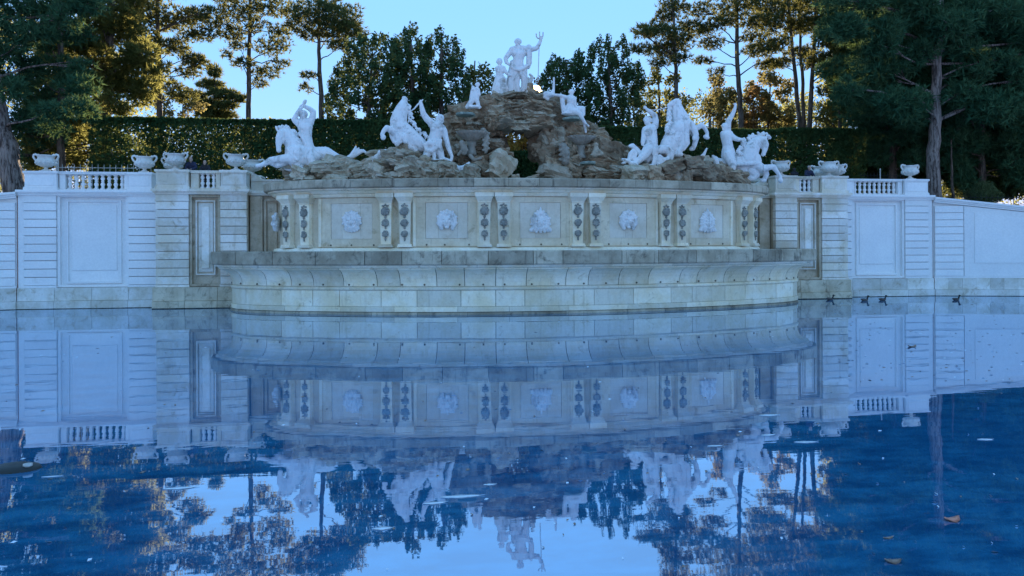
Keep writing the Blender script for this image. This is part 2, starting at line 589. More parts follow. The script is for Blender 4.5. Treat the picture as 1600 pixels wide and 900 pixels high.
def ramp_wall(sx):
    """wall beyond the end pedestal: bends towards the pool, its coping falls"""
    t = thing('ramp_wall', f'white wall with a falling coping beyond the {side(sx)}most urn', 'wall', (sx * 33, -1, 0))
    A = Vector((sx * (PX[4] + 0.03), 0.0, 0)); d = Vector((sx * math.cos(R(15.5)), -math.sin(R(15.5)), 0)); nrm = Vector((d.y * -1, d.x, 0))
    if nrm.y > 0: nrm = -nrm
    L = 20.0
    def top(s): return 6.17 - s * 0.122
    def piece(name, s0, s1, o0, o1, zb0, zb1, zt0, zt1, mat):
        vs = []
        for s, zb, zt in ((s0, zb0, zt0), (s1, zb1, zt1)):
            for o_ in (o0, o1):
                p = A + d * s + nrm * o_
                vs += [(p.x, p.y, zb), (p.x, p.y, zt)]
        m = MB(); m.add(vs, [(0, 1, 3, 2), (4, 6, 7, 5), (0, 4, 5, 1), (2, 3, 7, 6), (1, 5, 7, 3), (0, 2, 6, 4)])
        return m.build(name, mat, t)
    piece('wall_core', 0, L, -0.5, -0.12, -0.3, -0.3, top(0) - 0.2, top(L) - 0.2, M['white'])
    h = 0.439
    for i in range(10):
        z0, z1 = 1.23 + i * h + 0.014, 1.23 + (i + 1) * h - 0.014
        lim0, lim1 = top(0.05) - 0.35, top(1.7) - 0.35
        piece('stone_block', 0.05, 1.7, -0.12, 0.08, z0, z0, min(z1, lim0), min(z1, lim1), M['white'])
    piece('pier_band', 0.0, L, -0.12, 0.1, 1.115, 1.115, 1.225, 1.225, M['white'])
    piece('panel_surround', 1.75, L, -0.12, 0.06, 1.23, 1.23, top(1.75) - 0.36, top(L) - 0.36, M['white'])
    # raised border and field
    for a, b in ((2.35, 9.4), (10.2, 17.4)):
        piece('panel', a, b, 0.02, 0.10, 2.05, 2.05, top(a) - 0.72, top(b) - 0.72, M['white'])
    piece('coping_band', 0, L, -0.5, 0.12, top(0) - 0.32, top(L) - 0.32, top(0) - 0.22, top(L) - 0.22, M['white'])
    piece('coping_band', 0, L, -0.5, 0.19, top(0) - 0.218, top(L) - 0.218, top(0) - 0.12, top(L) - 0.12, M['white'])
    piece('coping', 0, L, -0.6, 0.27, top(0) - 0.118, top(L) - 0.118, top(0), top(L), M['white'])
    s = 0.0
    while s < L - 0.5:
        piece('plinth_block', s + 0.006, s + 0.8 - 0.006, -0.12, 0.13, 0.42, 0.42, 1.11, 1.11, M['whiteplinth'])
        s += 0.8
    s = 0.0
    while s < L - 0.5:
        piece('foot_block', s + 0.006, s + 1.6 - 0.006, -0.12, 0.24, -0.3, -0.3, 0.412, 0.412, M['whiteplinth'])
        s += 1.6
for sx in (-1, 1):
    outer_wall(sx)
    ramp_wall(sx)

YB = -1.1        # front of the bays beside the fountain
BX = [15.0, 16.35, 17.95, 19.6]

def bay(sx):
    t = thing('pier_bay', f'weathered bay of two block piers and a narrow panel, {side(sx)} of the basin', 'wall', (AX + sx * 17.3, YB, 0))
    x0, x1 = xr(sx, BX[0], BX[3], AX)
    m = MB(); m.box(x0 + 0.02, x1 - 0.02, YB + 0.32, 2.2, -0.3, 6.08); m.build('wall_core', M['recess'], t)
    for a, b, mt in ((BX[0], BX[1], 'lime'), (BX[2], BX[3], 'lime')):
        q0, q1 = xr(sx, a, b, AX)
        courses(t, q0, q1, YB, 1.25, 5.66, 10, M[mt], 0.34)
        m = MB(); m.box(q0 - 0.025, q1 + 0.025, YB - 0.035, YB + 0.33, 5.66, 5.74); m.box(q0, q1, YB + 0.014, YB + 0.33, 5.742, 6.02)
        m.build('pier_band', M[mt], t)
        m = MB(); m.box(q0 - 0.03, q1 + 0.03, YB - 0.04, YB + 0.33, 1.13, 1.245); m.build('pier_foot', M[mt], t)
    # returns of the blocks on the outer flank
    q0, q1 = xr(sx, BX[1], BX[2], AX)
    y = YB + 0.1
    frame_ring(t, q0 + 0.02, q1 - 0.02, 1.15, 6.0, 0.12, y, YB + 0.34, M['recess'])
    frame_ring(t, q0 + 0.30, q1 - 0.30, 1.75, 5.72, 0.07, y + 0.09, YB + 0.36, M['lime'])
    m = MB(); m.block(q0 + 0.42, q1 - 0.42, y + 0.15, YB + 0.36, 1.9, 5.58, 0.03); m.build('panel', M['lime'], t)
    m = MB(); m.block(q0 + 0.60, q1 - 0.60, y + 0.08, y + 0.149, 2.1, 5.38, 0.03); m.build('inner_panel', M['lime'], t)
    plinth(t, x0 - 0.15, x1 + 0.15, YB - 0.1, M['limeplinth'], 1.125, 0.40, 1.5, 0.9)
    m = MB()
    m.box(x0 - 0.03, x1 + 0.03, YB - 0.06, 2.2, 6.022, 6.10)
    m.box(x0 - 0.1, x1 + 0.1, YB - 0.13, 2.25, 6.102, 6.17)
    m.box(x0 - 0.17, x1 + 0.17, YB - 0.2, 2.3, 6.172, 6.30)
    m.build('cornice', M['lime'], t)
    # dressed blocks on the flank seen from the side
    return t
for sx in (-1, 1):
    bay(sx)

# wall behind the basins, between the bays
bw = thing('fountain_back_wall', 'brown stone wall with framed panels behind the curved upper basin', 'wall', (AX, 0, 0))
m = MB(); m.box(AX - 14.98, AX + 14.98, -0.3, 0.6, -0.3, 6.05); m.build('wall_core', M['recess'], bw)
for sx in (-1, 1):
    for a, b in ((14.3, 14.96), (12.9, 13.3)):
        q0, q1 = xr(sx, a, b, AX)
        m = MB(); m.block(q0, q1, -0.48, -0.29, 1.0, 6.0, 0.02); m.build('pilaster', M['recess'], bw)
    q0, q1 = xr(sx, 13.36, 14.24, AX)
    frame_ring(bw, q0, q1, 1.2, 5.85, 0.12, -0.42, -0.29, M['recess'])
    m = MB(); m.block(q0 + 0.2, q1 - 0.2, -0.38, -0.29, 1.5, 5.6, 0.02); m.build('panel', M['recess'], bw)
m = MB()
m.box(AX - 14.98, AX + 14.98, -0.55, 0.6, 6.02, 6.12)
m.box(AX - 14.98, AX + 14.98, -0.62, 0.7, 6.122, 6.28)
m.build('cornice', M['lime'], bw)
for sx in (-1, 1):                       # low parapet that sweeps down from the bays
    q0, q1 = xr(sx, 10.5, 14.95, AX)
    m = MB(); m.box(q0, q1, -0.2, 0.25, 6.282, 6.82); m.box(q0, q1, -0.27, 0.32, 6.822, 6.92); m.build('parapet', M['lime'], bw)
    m = MB()
    pts = []
    for i in range(9):
        u = i / 8
        pts.append((14.95 - u * 0.8, 7.25 - 0.34 * (1 - math.cos(u * math.pi)) * 0.5))
    for (xa, za), (xb, zb) in zip(pts[:-1], pts[1:]):
        a0, a1 = xr(sx, xb, xa, AX)
        zl, zh = (za, zb) if sx < 0 else (zb, za)
        m.add([(a0, -0.15, 6.9), (a1, -0.15, 6.9), (a1, 0.2, 6.9), (a0, 0.2, 6.9), (a0, -0.15, zl), (a1, -0.15, zh), (a1, 0.2, zh), (a0, 0.2, zl)],
              [(0, 1, 5, 4), (1, 2, 6, 5), (2, 3, 7, 6), (3, 0, 4, 7), (4, 5, 6, 7), (0, 3, 2, 1)])
    m.build('scroll', M['lime'], bw)

# ------------------------------------------------------------------ curved basins
def plan_curve(a, yf, k, yb, rc):
    def arc(x): return yf + k * x * x
    pts = []
    xa = a - rc * 1.5
    pa, pb, pc = Vector((-a, arc(a) + rc * 1.1)), Vector((-a, arc(a) + 0.1)), Vector((-xa, arc(xa)))
    n = 40
    for i in range(10):
        pts.append(Vector((-a, yb + (pa.y - yb) * i / 10)))
    for i in range(n):
        u = i / n
        pts.append(pa * (1 - u) ** 2 + pb * 2 * u * (1 - u) + pc * u * u)
    for i in range(161):
        x = -xa + 2 * xa * i / 160
        pts.append(Vector((x, arc(x))))
    right = [Vector((-p.x, p.y)) for p in reversed(pts[:10 + n])]
    pts += right
    s = [0.0]
    for p, q in zip(pts[:-1], pts[1:]):
        s.append(s[-1] + (q - p).length)
    s = np.array(s)
    P = np.array([(p.x, p.y) for p in pts])
    def f(u):
        return np.array([np.interp(u, s, P[:, 0]), np.interp(u, s, P[:, 1])])
    def frame(u):
        e = 0.12
        p = f(u); tg = f(min(u + e, s[-1])) - f(max(u - e, 0)); tg /= np.linalg.norm(tg)
        n_ = np.array([tg[1], -tg[0]])         # outward
        return p, tg, n_
    def s_of_x(x):
        return float(np.interp(x, P[:, 0] + np.arange(len(P)) * 1e-9, s))
    return f, frame, s[-1], s_of_x

def sweep(curve, prof, s0, s1, name, mat, parent, step=0.45, smooth=False):
    f, frame, L, _ = curve
    n = max(1, int(math.ceil((s1 - s0) / step)))
    vs, fs = [], []
    k = len(prof)
    for i in range(n + 1):
        p, tg, nn = frame(s0 + (s1 - s0) * i / n)
        for o_, z in prof:
            q = p + nn * o_
            vs.append((AX + q[0], q[1], z))
    for i in range(n):
        for j in range(k):
            j2 = (j + 1) % k
            fs.append((i * k + j, (i + 1) * k + j, (i + 1) * k + j2, i * k + j2))
    fs.append(tuple(range(k)))
    fs.append(tuple(reversed([n * k + j for j in range(k)])))
    m = MB(); m.add(vs, fs)
    return m.build(name, mat, parent, smooth)

def run(curve, prof, wid, name, mat, parent, jit=0.15, gap=0.008, a=0.0, step=0.45):
    L = curve[2]
    n = round(L / wid)
    cuts = [L * i / n + (rnd.uniform(-jit, jit) * wid if 0 < i < n else 0) for i in range(n + 1)]
    for s0, s1 in zip(cuts[:-1], cuts[1:]):
        sweep(curve, prof, s0 + gap, s1 - gap, name, mat, parent, step)

LOW = plan_curve(15.5, -7.75, 0.0165, YB + 0.1, 1.7)
lb = thing('lower_basin', 'long curved sandstone basin with a flaring wall rising from the water', 'basin', (AX, -7.7, 0))
sweep(LOW, [(-1.0, -0.3), (-0.05, -0.3), (-0.05, 1.3), (-0.03, 1.5), (0.2, 1.9), (0.6, 2.2), (0.75, 2.4), (-1.0, 2.4)], 0, LOW[2], 'basin_core', M['core'], lb, 0.6)
run(LOW, [(0.10, 0.10), (0.10, -0.3), (-0.1, -0.3), (-0.1, 0.12)][::-1], 2.4, 'foot_stone', M['coping'], lb)
run(LOW, [(0.07, 0.32), (0.06, 0.13), (-0.1, 0.13), (-0.1, 0.36), (0.03, 0.36)][::-1], 2.9, 'foot_stone', M['sand'], lb)
run(LOW, [(0.02, 1.125), (0.02, 0.375), (-0.1, 0.375), (-0.1, 1.125)][::-1], 1.75, 'wall_stone', M['sand'], lb, 0.25, 0.013)
run(LOW, [(0.03, 1.31), (0.09, 1.27), (0.10, 1.19), (0.05, 1.135), (-0.1, 1.135), (-0.1, 1.31)][::-1], 3.2, 'band_stone', M['sand'], lb, 0.2, 0.004)
fl = [(0.02, 1.325), (0.03, 1.5), (0.08, 1.68), (0.17, 1.84), (0.31, 1.98), (0.48, 2.08), (0.66, 2.14), (0.66, 2.19)]
run(LOW, fl + [(0.3, 2.19), (0.0, 1.9), (-0.08, 1.5), (-0.1, 1.325)], 1.45, 'flared_stone', M['sand'], lb, 0.2, 0.016, step=0.3)
run(LOW, [(0.72, 2.2), (0.80, 2.25), (0.84, 2.33), (0.2, 2.33), (0.2, 2.2)], 3.1, 'moulding', M['sand'], lb, 0.1, 0.004)
run(LOW, [(1.00, 2.34), (1.04, 2.40), (1.04, 2.94), (1.0, 2.99), (-0.25, 2.99), (-0.25, 2.34)], 1.95, 'coping_stone', M['coping'], lb, 0.25, 0.014)
hm = MB(); hm.lathe([(0.045, 0), (0.045, 0.03)], 8)
hm.v = [(x, -z, y) for x, y, z in hm.v]
HOLE_ME = hm.mesh('drain_hole')
for i in range(30):
    u = LOW[2] * (i + 0.5 + rnd.uniform(-.2, .2)) / 30
    p, tg, nn = LOW[1](u)
    o = link('drain_hole', HOLE_ME, M['core'], lb, (AX + p[0] + nn[0] * 0.03, p[1] + nn[1] * 0.03, 1.40)); o.rotation_euler.z = math.atan2(tg[1], tg[0])
# water standing in the lower basin
f = LOW[0]
ring = [f(LOW[2] * i / 60) for i in range(61)]
me = bpy.data.meshes.new('basin_water')
me.from_pydata([(AX + p[0] * 0.99, p[1] + 0.1, 2.86) for p in ring], [], [tuple(range(61))])
tag(link('basin_water', me, M['water']), kind='structure')

UPR = plan_curve(13.2, -6.0, 0.0165, -0.4, 1.5)
ub = thing('upper_basin', 'curved upper basin wall with masks between pairs of garlanded pilasters', 'basin', (AX, -6, 2.9))
sweep(UPR, [(-0.5, 2.6), (0, 2.6), (0, 5.8), (-0.5, 5.8)], 0, UPR[2], 'wall', M['frame'], ub, 0.5)
sweep(UPR, [(0.02, 2.8), (0.34, 2.8), (0.34, 3.02), (0.28, 3.12), (0.02, 3.16)], 0, UPR[2], 'base_course', M['sand'], ub, 0.5)
sweep(UPR, [(0.005, 5.66), (0.16, 5.66), (0.22, 5.76), (0.22, 5.80), (0.34, 5.84), (0.44, 5.95), (0.60, 6.0), (0.62, 6.065), (-0.5, 6.065), (-0.5, 5.81)], 0, UPR[2], 'cornice', M['sand'], ub, 0.5)
run(UPR, [(0.78, 6.075), (0.82, 6.12), (0.82, 6.44), (0.76, 6.5), (-0.6, 6.5), (-0.6, 6.075)], 1.75, 'coping_stone', M['coping'], ub, 0.2, 0.008)
ring = [UPR[0](UPR[2] * i / 60) for i in range(61)]
me = bpy.data.meshes.new('basin_floor')
me.from_pydata([(AX + p[0] * 0.985, p[1] + 0.2, 6.4) for p in ring], [], [tuple(range(61))])
tag(link('basin_floor', me, M['coping']), kind='structure')

# positions along the upper wall (photo columns turned into metres from the axis)
PIL_C = [2.3, 7.05, 11.95]        # pair centres
half = 0.46

def on_wall(x):
    s_ = UPR[3](x)
    p, tg, nn = UPR[1](s_)
    return Vector((AX + p[0], p[1], 0)), math.atan2(tg[1], tg[0])

def bulb(zc, r, h, seg=12):
    prof = []
    for i in range(8):
        u = i / 7
        prof.append((max(0.012, r * math.sin(math.pi * (0.08 + 0.84 * u)) ** 0.8 * (0.72 + 0.45 * u)), zc - h / 2 + h * u))
    return prof

def pil_meshes():
    d = {}
    m = MB(); m.box(-0.36, 0.36, -0.42, 0, 3.165, 3.24); m.box(-0.33, 0.33, -0.38, 0, 3.242, 3.32)
    d['pilaster_base'] = m.mesh('pilaster_base')
    m = MB()
    m.add([(-0.25, -0.28, 3.322), (0.25, -0.28, 3.322), (0.25, 0, 3.322), (-0.25, 0, 3.322), (-0.30, -0.31, 5.34), (0.30, -0.31, 5.34), (0.30, 0, 5.34), (-0.30, 0, 5.34)],
          [(0, 3, 2, 1), (4, 5, 6, 7), (0, 1, 5, 4), (1, 2, 6, 5), (2, 3, 7, 6), (3, 0, 4, 7)])
    d['shaft'] = m.mesh('shaft')
    m = MB(); m.box(-0.33, 0.33, -0.35, 0, 5.342, 5.40)
    m.add([(-0.33, -0.35, 5.402), (0.33, -0.35, 5.402), (0.33, 0, 5.402), (-0.33, 0, 5.402), (-0.43, -0.52, 5.62), (0.43, -0.52, 5.62), (0.43, 0, 5.62), (-0.43, 0, 5.62)],
          [(0, 3, 2, 1), (4, 5, 6, 7), (0, 1, 5, 4), (1, 2, 6, 5), (2, 3, 7, 6), (3, 0, 4, 7)])
    m.box(-0.45, 0.45, -0.54, 0, 5.622, 5.82)
    d['capital'] = m.mesh('capital')
    return d
PM = pil_meshes()

def garland_mesh(sd=0):
    """three carved drops of shells and fruit on a ribbon"""
    vs = []
    bm = bmesh.new()
    def ico(c, r, s=(1, 1, 1), sub=2):
        res = bmesh.ops.create_icosphere(bm, subdivisions=sub, radius=1.0)
        for v in res['verts']:
            q = v.co.copy()
            n_ = 1 + 0.28 * noise.noise(q * 3.1 + Vector(c) * 7 + Vector((sd * 3.3, sd, 0)))
            v.co = Vector((c[0] + q.x * r * s[0] * n_, c[1] + q.y * r * s[1] * n_, c[2] + q.z * r * s[2] * n_))
    y = -0.32
    for zc, r in ((4.93, 0.215), (4.36, 0.185), (3.83, 0.165)):
        ico((0, y, zc), r, (1, 0.6, 1.05))
        for k in range(9):
            a = k * (2.4 + 0.3 * sd) + sd
            ico((r * 0.75 * math.cos(a), y - 0.06, zc + r * 0.75 * math.sin(a) * 0.95), r * (0.30 + 0.04 * ((k * 7 + sd * 3) % 4)), (1, 1, 1), 1)
        ico((0, y, zc - r * 1.25), r * 0.4, (0.8, 0.6, 1.2), 1)
    for dx in (-0.1, 0.1):
        ico((dx, y, 5.2), 0.075, (1.2, 0.7, 0.7), 1)
    ico((0, y, 5.26), 0.06, (1, 0.7, 1), 1)
    ico((0, y, 3.57), 0.07, (0.7, 0.6, 1.6), 1)
    me = bpy.data.meshes.new('garland')
    bm.to_mesh(me); bm.free()
    me.shade_smooth()
    return me
GARS = [garland_mesh(i) for i in range(4)]

def pilaster(x):
    p, a = on_wall(x)
    o = link('pilaster', PM['shaft'], M['sand'], ub, p); o.rotation_euler.z = a
    for nme in ('pilaster_base', 'capital'):
        c = link(nme, PM[nme], M['sand'], None); c.parent = o
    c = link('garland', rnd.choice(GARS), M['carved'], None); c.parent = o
for c in PIL_C:
    for sx in (-1, 1):
        for h in (-half, half):
            pilaster(sx * c + h)
MASK_X = [0, 4.6, 9.25]
def wall_rect(xa, xb, za, zb, o0, o1, name, mat, step=0.5):
    s0, s1 = UPR[3](xa), UPR[3](xb)
    return sweep(UPR, [(o0, za), (o1, za), (o1, zb), (o0, zb)], s0, s1, name, mat, ub, step)
for mx in (-9.25, -4.6, 0, 4.6, 9.25):
    wd = 1.5
    for xa, xb, za, zb in ((mx - wd, mx + wd, 5.36, 5.62), (mx - wd, mx + wd, 3.2, 3.58), (mx - wd, mx - 1.03, 3.582, 5.358), (mx + 1.03, mx + wd, 3.582, 5.358)):
        wall_rect(xa, xb, za, zb, 0.004, 0.07, 'panel_surround', M['frame'])
    cuts = [mx - 1.02, mx - 0.35 + rnd.uniform(-.2, .2), mx + 0.4 + rnd.uniform(-.2, .2), mx + 1.02]
    for a_, b_ in zip(cuts[:-1], cuts[1:]):
        wall_rect(a_ + 0.004, b_ - 0.004, 3.595, 5.345, 0.004, 0.045, 'panel_slab', M['panel'])
    for sx in (-1, 1):
        wall_rect(mx + sx * 1.56 - 0.07, mx + sx * 1.56 + 0.07, 3.2, 5.62, 0.004, 0.13, 'panel_edge', M['sand'])

for mx in (-9.25, -4.6, 0, 4.6, 9.25):
    for k in (-1, 0, 1):
        p, a = on_wall(mx + k * 1.0 + rnd.uniform(-.1, .1))
        o = link('drain_hole', HOLE_ME, M['core'], ub, (p.x + math.sin(a) * 0.06, p.y - math.cos(a) * 0.06, 3.28)); o.rotation_euler.z = a
# ------------------------------------------------------------------ balustrades, pedestals, urns
WM = {'white': M['white'], 'lime': M['lime']}
m = MB()
m.box(-0.105, 0.105, -0.105, 0.105, 0, 0.07)
m.lathe([(0.06, 0.072), (0.095, 0.10), (0.06, 0.14), (0.075, 0.18), (0.115, 0.27), (0.10, 0.33), (0.055, 0.40), (0.085, 0.425), (0.085, 0.45), (0.055, 0.475), (0.10, 0.55), (0.115, 0.60), (0.075, 0.68), (0.06, 0.70), (0.09, 0.725), (0.06, 0.738)], 12)
m.box(-0.105, 0.105, -0.105, 0.105, 0.74, 0.80)
BALUSTER = m.mesh('baluster', True)
BALUSTER.materials.append(M['white'])

def balustrade(label, x0, x1, y0, z, n, o0, o1, mat):
    """rail on balusters between solid dados; o0..o1 is the open part"""
    t = thing('balustrade', label, 'balustrade', ((x0 + x1) / 2, y0 + 0.25, z))
    m = MB(); m.box(x0, x1, y0, y0 + 0.5, z, z + 0.06); m.build('base_course', mat, t)
    m = MB(); m.box(x0, x1, y0 - 0.03, y0 + 0.53, z + 0.862, z + 0.94); m.box(x0, x1, y0 - 0.06, y0 + 0.56, z + 0.942, z + 1.0); m.build('rail', mat, t)
    for a, b in ((x0, o0), (o1, x1)):
        m = MB(); m.block(a, b, y0 + 0.04, y0 + 0.46, z + 0.062, z + 0.86, 0.02); m.build('dado', mat, t)
    wv = (o1 - o0) / n
    for i in range(n):
        link('baluster', BALUSTER, M['white'], t, (o0 + wv * (i + 0.5), y0 + 0.25, z + 0.061))
    return t

def pedestal(label, x0, x1, y0, y1, z, h, mat, group='stone pedestals under the urns'):
    t = thing('pedestal', label, 'pedestal', ((x0 + x1) / 2, (y0 + y1) / 2, z), group)
    m = MB(); m.box(x0 - 0.06, x1 + 0.06, y0 - 0.06, y1 + 0.06, z, z + 0.12); m.box(x0 - 0.03, x1 + 0.03, y0 - 0.03, y1 + 0.03, z + 0.122, z + 0.17); m.build('base', mat, t)
    m = MB(); m.box(x0, x1, y0, y1, z + 0.172, z + h - 0.16); m.build('die', mat, t)
    m = MB(); m.block(x0 + 0.12, x1 - 0.12, y0 - 0.022, y0 - 0.001, z + 0.24, z + h - 0.22, 0.012); m.build('panel', mat, t)
    m = MB(); m.box(x0 - 0.03, x1 + 0.03, y0 - 0.03, y1 + 0.03, z + h - 0.158, z + h - 0.11); m.box(x0 - 0.07, x1 + 0.07, y0 - 0.07, y1 + 0.07, z + h - 0.108, z + h); m.build('cap', mat, t)
    return t

def make_urn(label):
    t = thing('urn', label, 'urn', (0, 0, 0), 'two-handled marble urns on the parapet', absolute=False)
    m = MB(); m.box(-0.24, 0.24, -0.24, 0.24, 0, 0.07)
    m.lathe([(0.21, 0.072), (0.21, 0.10), (0.11, 0.15), (0.085, 0.21), (0.12, 0.25)], 20); m.build('foot', M['marbleold'], t, True)
    m = MB()
    m.lathe([(0.10, 0.252), (0.26, 0.29), (0.41, 0.37), (0.485, 0.47), (0.495, 0.53), (0.46, 0.60), (0.40, 0.68), (0.385, 0.75), (0.41, 0.80), (0.45, 0.83), (0.45, 0.87), (0.40, 0.875), (0.34, 0.83), (0.30, 0.70)], 28)
    body = m.build('bowl', M['marbleold'], t, True)
    bm = bmesh.new()                      # relief of leaves round the belly
    for k in range(14):
        a = 2 * math.pi * k / 14
        for dz, rr, sz in ((0.47, 0.485, 0.075), (0.555, 0.475, 0.05), (0.39, 0.43, 0.05)):
            res = bmesh.ops.create_icosphere(bm, subdivisions=1, radius=1)
            aa = a + (0.22 if dz > 0.5 else 0)
            for v in res['verts']:
                v.co = Vector((math.cos(aa) * (rr + v.co.x * 0.03) - math.sin(aa) * v.co.y * sz, math.sin(aa) * (rr + v.co.x * 0.03) + math.cos(aa) * v.co.y * sz, dz + v.co.z * sz * 0.8))
    me = bpy.data.meshes.new('relief'); bm.to_mesh(me); bm.free(); me.shade_smooth()
    c = link('relief', me, M['marbleold'], None); c.parent = body
    for sx in (-1, 1):
        m = MB()
        m.tube([(sx * 0.44, 0, 0.56), (sx * 0.55, 0, 0.68), (sx * 0.615, 0, 0.80), (sx * 0.59, 0, 0.90), (sx * 0.50, 0, 0.925), (sx * 0.43, 0, 0.885), (sx * 0.36, 0, 0.90), (sx * 0.30, 0, 0.87)], [0.06, 0.055, 0.05, 0.055, 0.06, 0.055, 0.06, 0.03], 8)
        m.build('handle', M['marbleold'], t, True)
    return t

URN = [None]
def urn(x, y, z, label, s=1.0):
    if URN[0] is None:
        URN[0] = make_urn(label)
        URN[0].location = (x, y, z)
        URN[0].scale = (s,) * 3
        return URN[0]
    return dup(URN[0], (x, y, z), label, rnd.uniform(-0.1, 0.1), None, s)

for sx in (-1, 1):
    S = side(sx)
    q0, q1 = xr(sx, 24.5, 26.05)
    pedestal(f'plain white end pedestal, outermost on the {S}', q0, q1, -0.05, 1.2, 6.282, 1.0, M['white'])
    urn(sx * 25.27, 0.55, 7.285, f'marble urn on the outermost white pedestal at the {S}', 1.02)
    q0, q1 = xr(sx, 19.75, 20.9)
    pedestal(f'low white pedestal between the long balustrade and the {S} stone bay', q0, q1, -0.05, 1.15, 6.282, 0.98, M['white'])
    urn(sx * 20.28, 0.5, 7.265, f'lower marble urn just outside the {S} stone bay', 1.02)
    b0, b1 = xr(sx, 20.96, 24.44)
    o0, o1 = xr(sx, 21.2, 24.15)
    balustrade(f'long white balustrade with nine balusters on the {S} wall', b0, b1, 0.1, 6.281, 9, o0, o1, M['white'])
    q0, q1 = xr(sx, BX[2] + 0.02, BX[3] - 0.03, AX)
    pedestal(f'weathered corner pedestal on the outer pier of the {S} bay', q0, q1, YB + 0.02, YB + 1.3, 6.302, 1.02, M['lime'])
    urn(AX + sx * 18.78, YB + 0.66, 7.325, f'marble urn at the front corner of the {S} bay, outer of its pair', 1.02)
    q0, q1 = xr(sx, BX[0] + 0.02, BX[1] - 0.03, AX)
    pedestal(f'weathered pedestal on the inner pier of the {S} bay', q0, q1, YB + 0.02, YB + 1.3, 6.302, 1.02, M['lime'])
    urn(AX + sx * 15.68, YB + 0.66, 7.325, f'marble urn at the front of the {S} bay, beside the horses', 1.02)
    b0, b1 = xr(sx, BX[1] + 0.04, BX[2] - 0.05, AX)
    o0, o1 = (b0 + 0.40, b1 - 0.24) if sx < 0 else (b0 + 0.24, b1 - 0.40)
    balustrade(f'short balustrade with three balusters between the two urns of the {S} bay', b0, b1, YB + 0.2, 6.301, 3, o0, o1, M['lime'])
    q0, q1 = xr(sx, 19.0, 20.15, AX)
    pedestal(f'rear pedestal half hidden behind the outer pier of the {S} bay', q0, q1, 1.25, 2.4, 6.302, 1.0, M['lime'])
    urn(AX + sx * 19.55, 1.8, 7.305, f'rear marble urn half hidden behind the corner urn of the {S} bay', 1.02)
    q0, q1 = xr(sx, 14.7, 15.7, AX)
    pedestal(f'rear pedestal behind the inner pier of the {S} bay', q0, q1, 1.0, 2.15, 6.302, 0.95, M['lime'])
    urn(AX + sx * 15.2, 1.5, 7.255, f'rear marble urn half hidden behind the inner urn of the {S} bay', 1.02)
    # return walls joining the rear pedestals to the bay
    # (they stand on the bay's own core)

# ------------------------------------------------------------------ iron fences
def fence(label, pA, pB, z0, h, step, mat, posts=()):
    t = thing('iron_fence', label, 'fence', (pA[0], pA[1], z0))
    A, B = Vector((*pA, z0)), Vector((*pB, z0))
    L = (B - A).length
    for dz in (0.25, h - 0.22):
        m = MB(); m.tube([A + Vector((0, 0, dz)), B + Vector((0, 0, dz))], 0.018, 5); m.build('rail', mat, t)
    m = MB(); m.tube([(0, 0, 0), (0, 0, h - 0.1), (0, 0, h)], [0.014, 0.014, 0.003], 5)
    me = m.mesh('bar')
    n = int(L / step)
    for i in range(n + 1):
        p = A + (B - A) * (i / n)
        link('bar', me, mat, t, p)
    for u in posts:
        p = A + (B - A) * u
        m = MB(); m.tube([p, p + Vector((0, 0, h + 0.25))], 0.04, 6); m.build('post', M['paleiron'], t)
    return t
a, b = at(88, 270, 2.6), at(236, 270, 2.6)
fence('thin iron railing behind the long left balustrade', (a.x, a.y), (b.x, b.y), GZ, 1.75, 0.30, M['paleiron'], (0.0, 0.02))
a, b = at(1345, 270, 2.6), at(1412, 270, 2.6)
fence('dark iron railing behind the long right balustrade', (a.x, a.y), (b.x, b.y), GZ, 1.75, 0.22, M['iron'], (0.45,))
a, b = at(1482, 290, 2.6), at(1600, 300, 2.6)
fence('low dark railing behind the falling white wall', (a.x, a.y), (b.x, b.y), GZ - 0.6, 0.95, 0.4, M['iron'])
a, b = at(775, 270, 3.0), at(852, 270, 3.0)
fence('iron railing seen through the arch of the grotto', (a.x, a.y), (b.x, b.y), GZ, 1.3, 0.16, M['iron'])

# ------------------------------------------------------------------ things on the water
def duck(px, py, label, face=1):
    p = at_water(px, py)
    t = thing('duck', label, 'duck', p, 'dark ducks swimming near the white wall', absolute=False)
    t.rotation_euler.z = 0.1 if face > 0 else math.pi + 0.1
    m = MB()
    prof = []
    for i in range(11):
        u = i / 10
        prof.append((max(0.01, 0.105 * math.sin(math.pi * min(1, u * 0.92 + 0.05)) ** 0.7), u))
    vs, fs = [], []
    for r, u in prof:
        x = -0.26 + u * 0.48
        lift = 0.05 * (1 - u) ** 3
        for k in range(10):
            a = 2 * math.pi * k / 10
            vs.append((x, r * math.cos(a), 0.05 + lift + r * 0.85 * math.sin(a)))
    for i in range(10):
        for k in range(10):
            k2 = (k + 1) % 10
            fs.append((i * 10 + k, i * 10 + k2, (i + 1) * 10 + k2, (i + 1) * 10 + k))
    fs += [tuple(range(10)), tuple(range(100, 110))]
    m.add(vs, fs); m.build('body', M['duckbody'], t, True)
    m = MB(); m.tube([(0.15, 0, 0.08), (0.20, 0, 0.17), (0.215, 0, 0.23)], [0.055, 0.04, 0.045], 8)
    m.lathe([(0.005, -0.06), (0.045, -0.035), (0.058, 0), (0.045, 0.035), (0.005, 0.055)], 10, (0.235, 0, 0.26), 1.2, 0.9); m.build('head', M['duckhead'], t, True)
    m = MB(); m.tube([(0.29, 0, 0.255), (0.33, 0, 0.245), (0.365, 0, 0.245)], [0.022, 0.022, 0.012], 6); m.build('beak', M['beak'], t, True)
    return t
M['duckbody'] = plain('duck_plumage', (0.07, 0.06, 0.055), 0.7, 0, 0.5, 14)
M['duckhead'] = plain('duck_head', (0.012, 0.016, 0.014), 0.5, 0, 0.2, 8)
M['beak'] = plain('beak', (0.30, 0.24, 0.08), 0.5, 0, 0.1, 8)
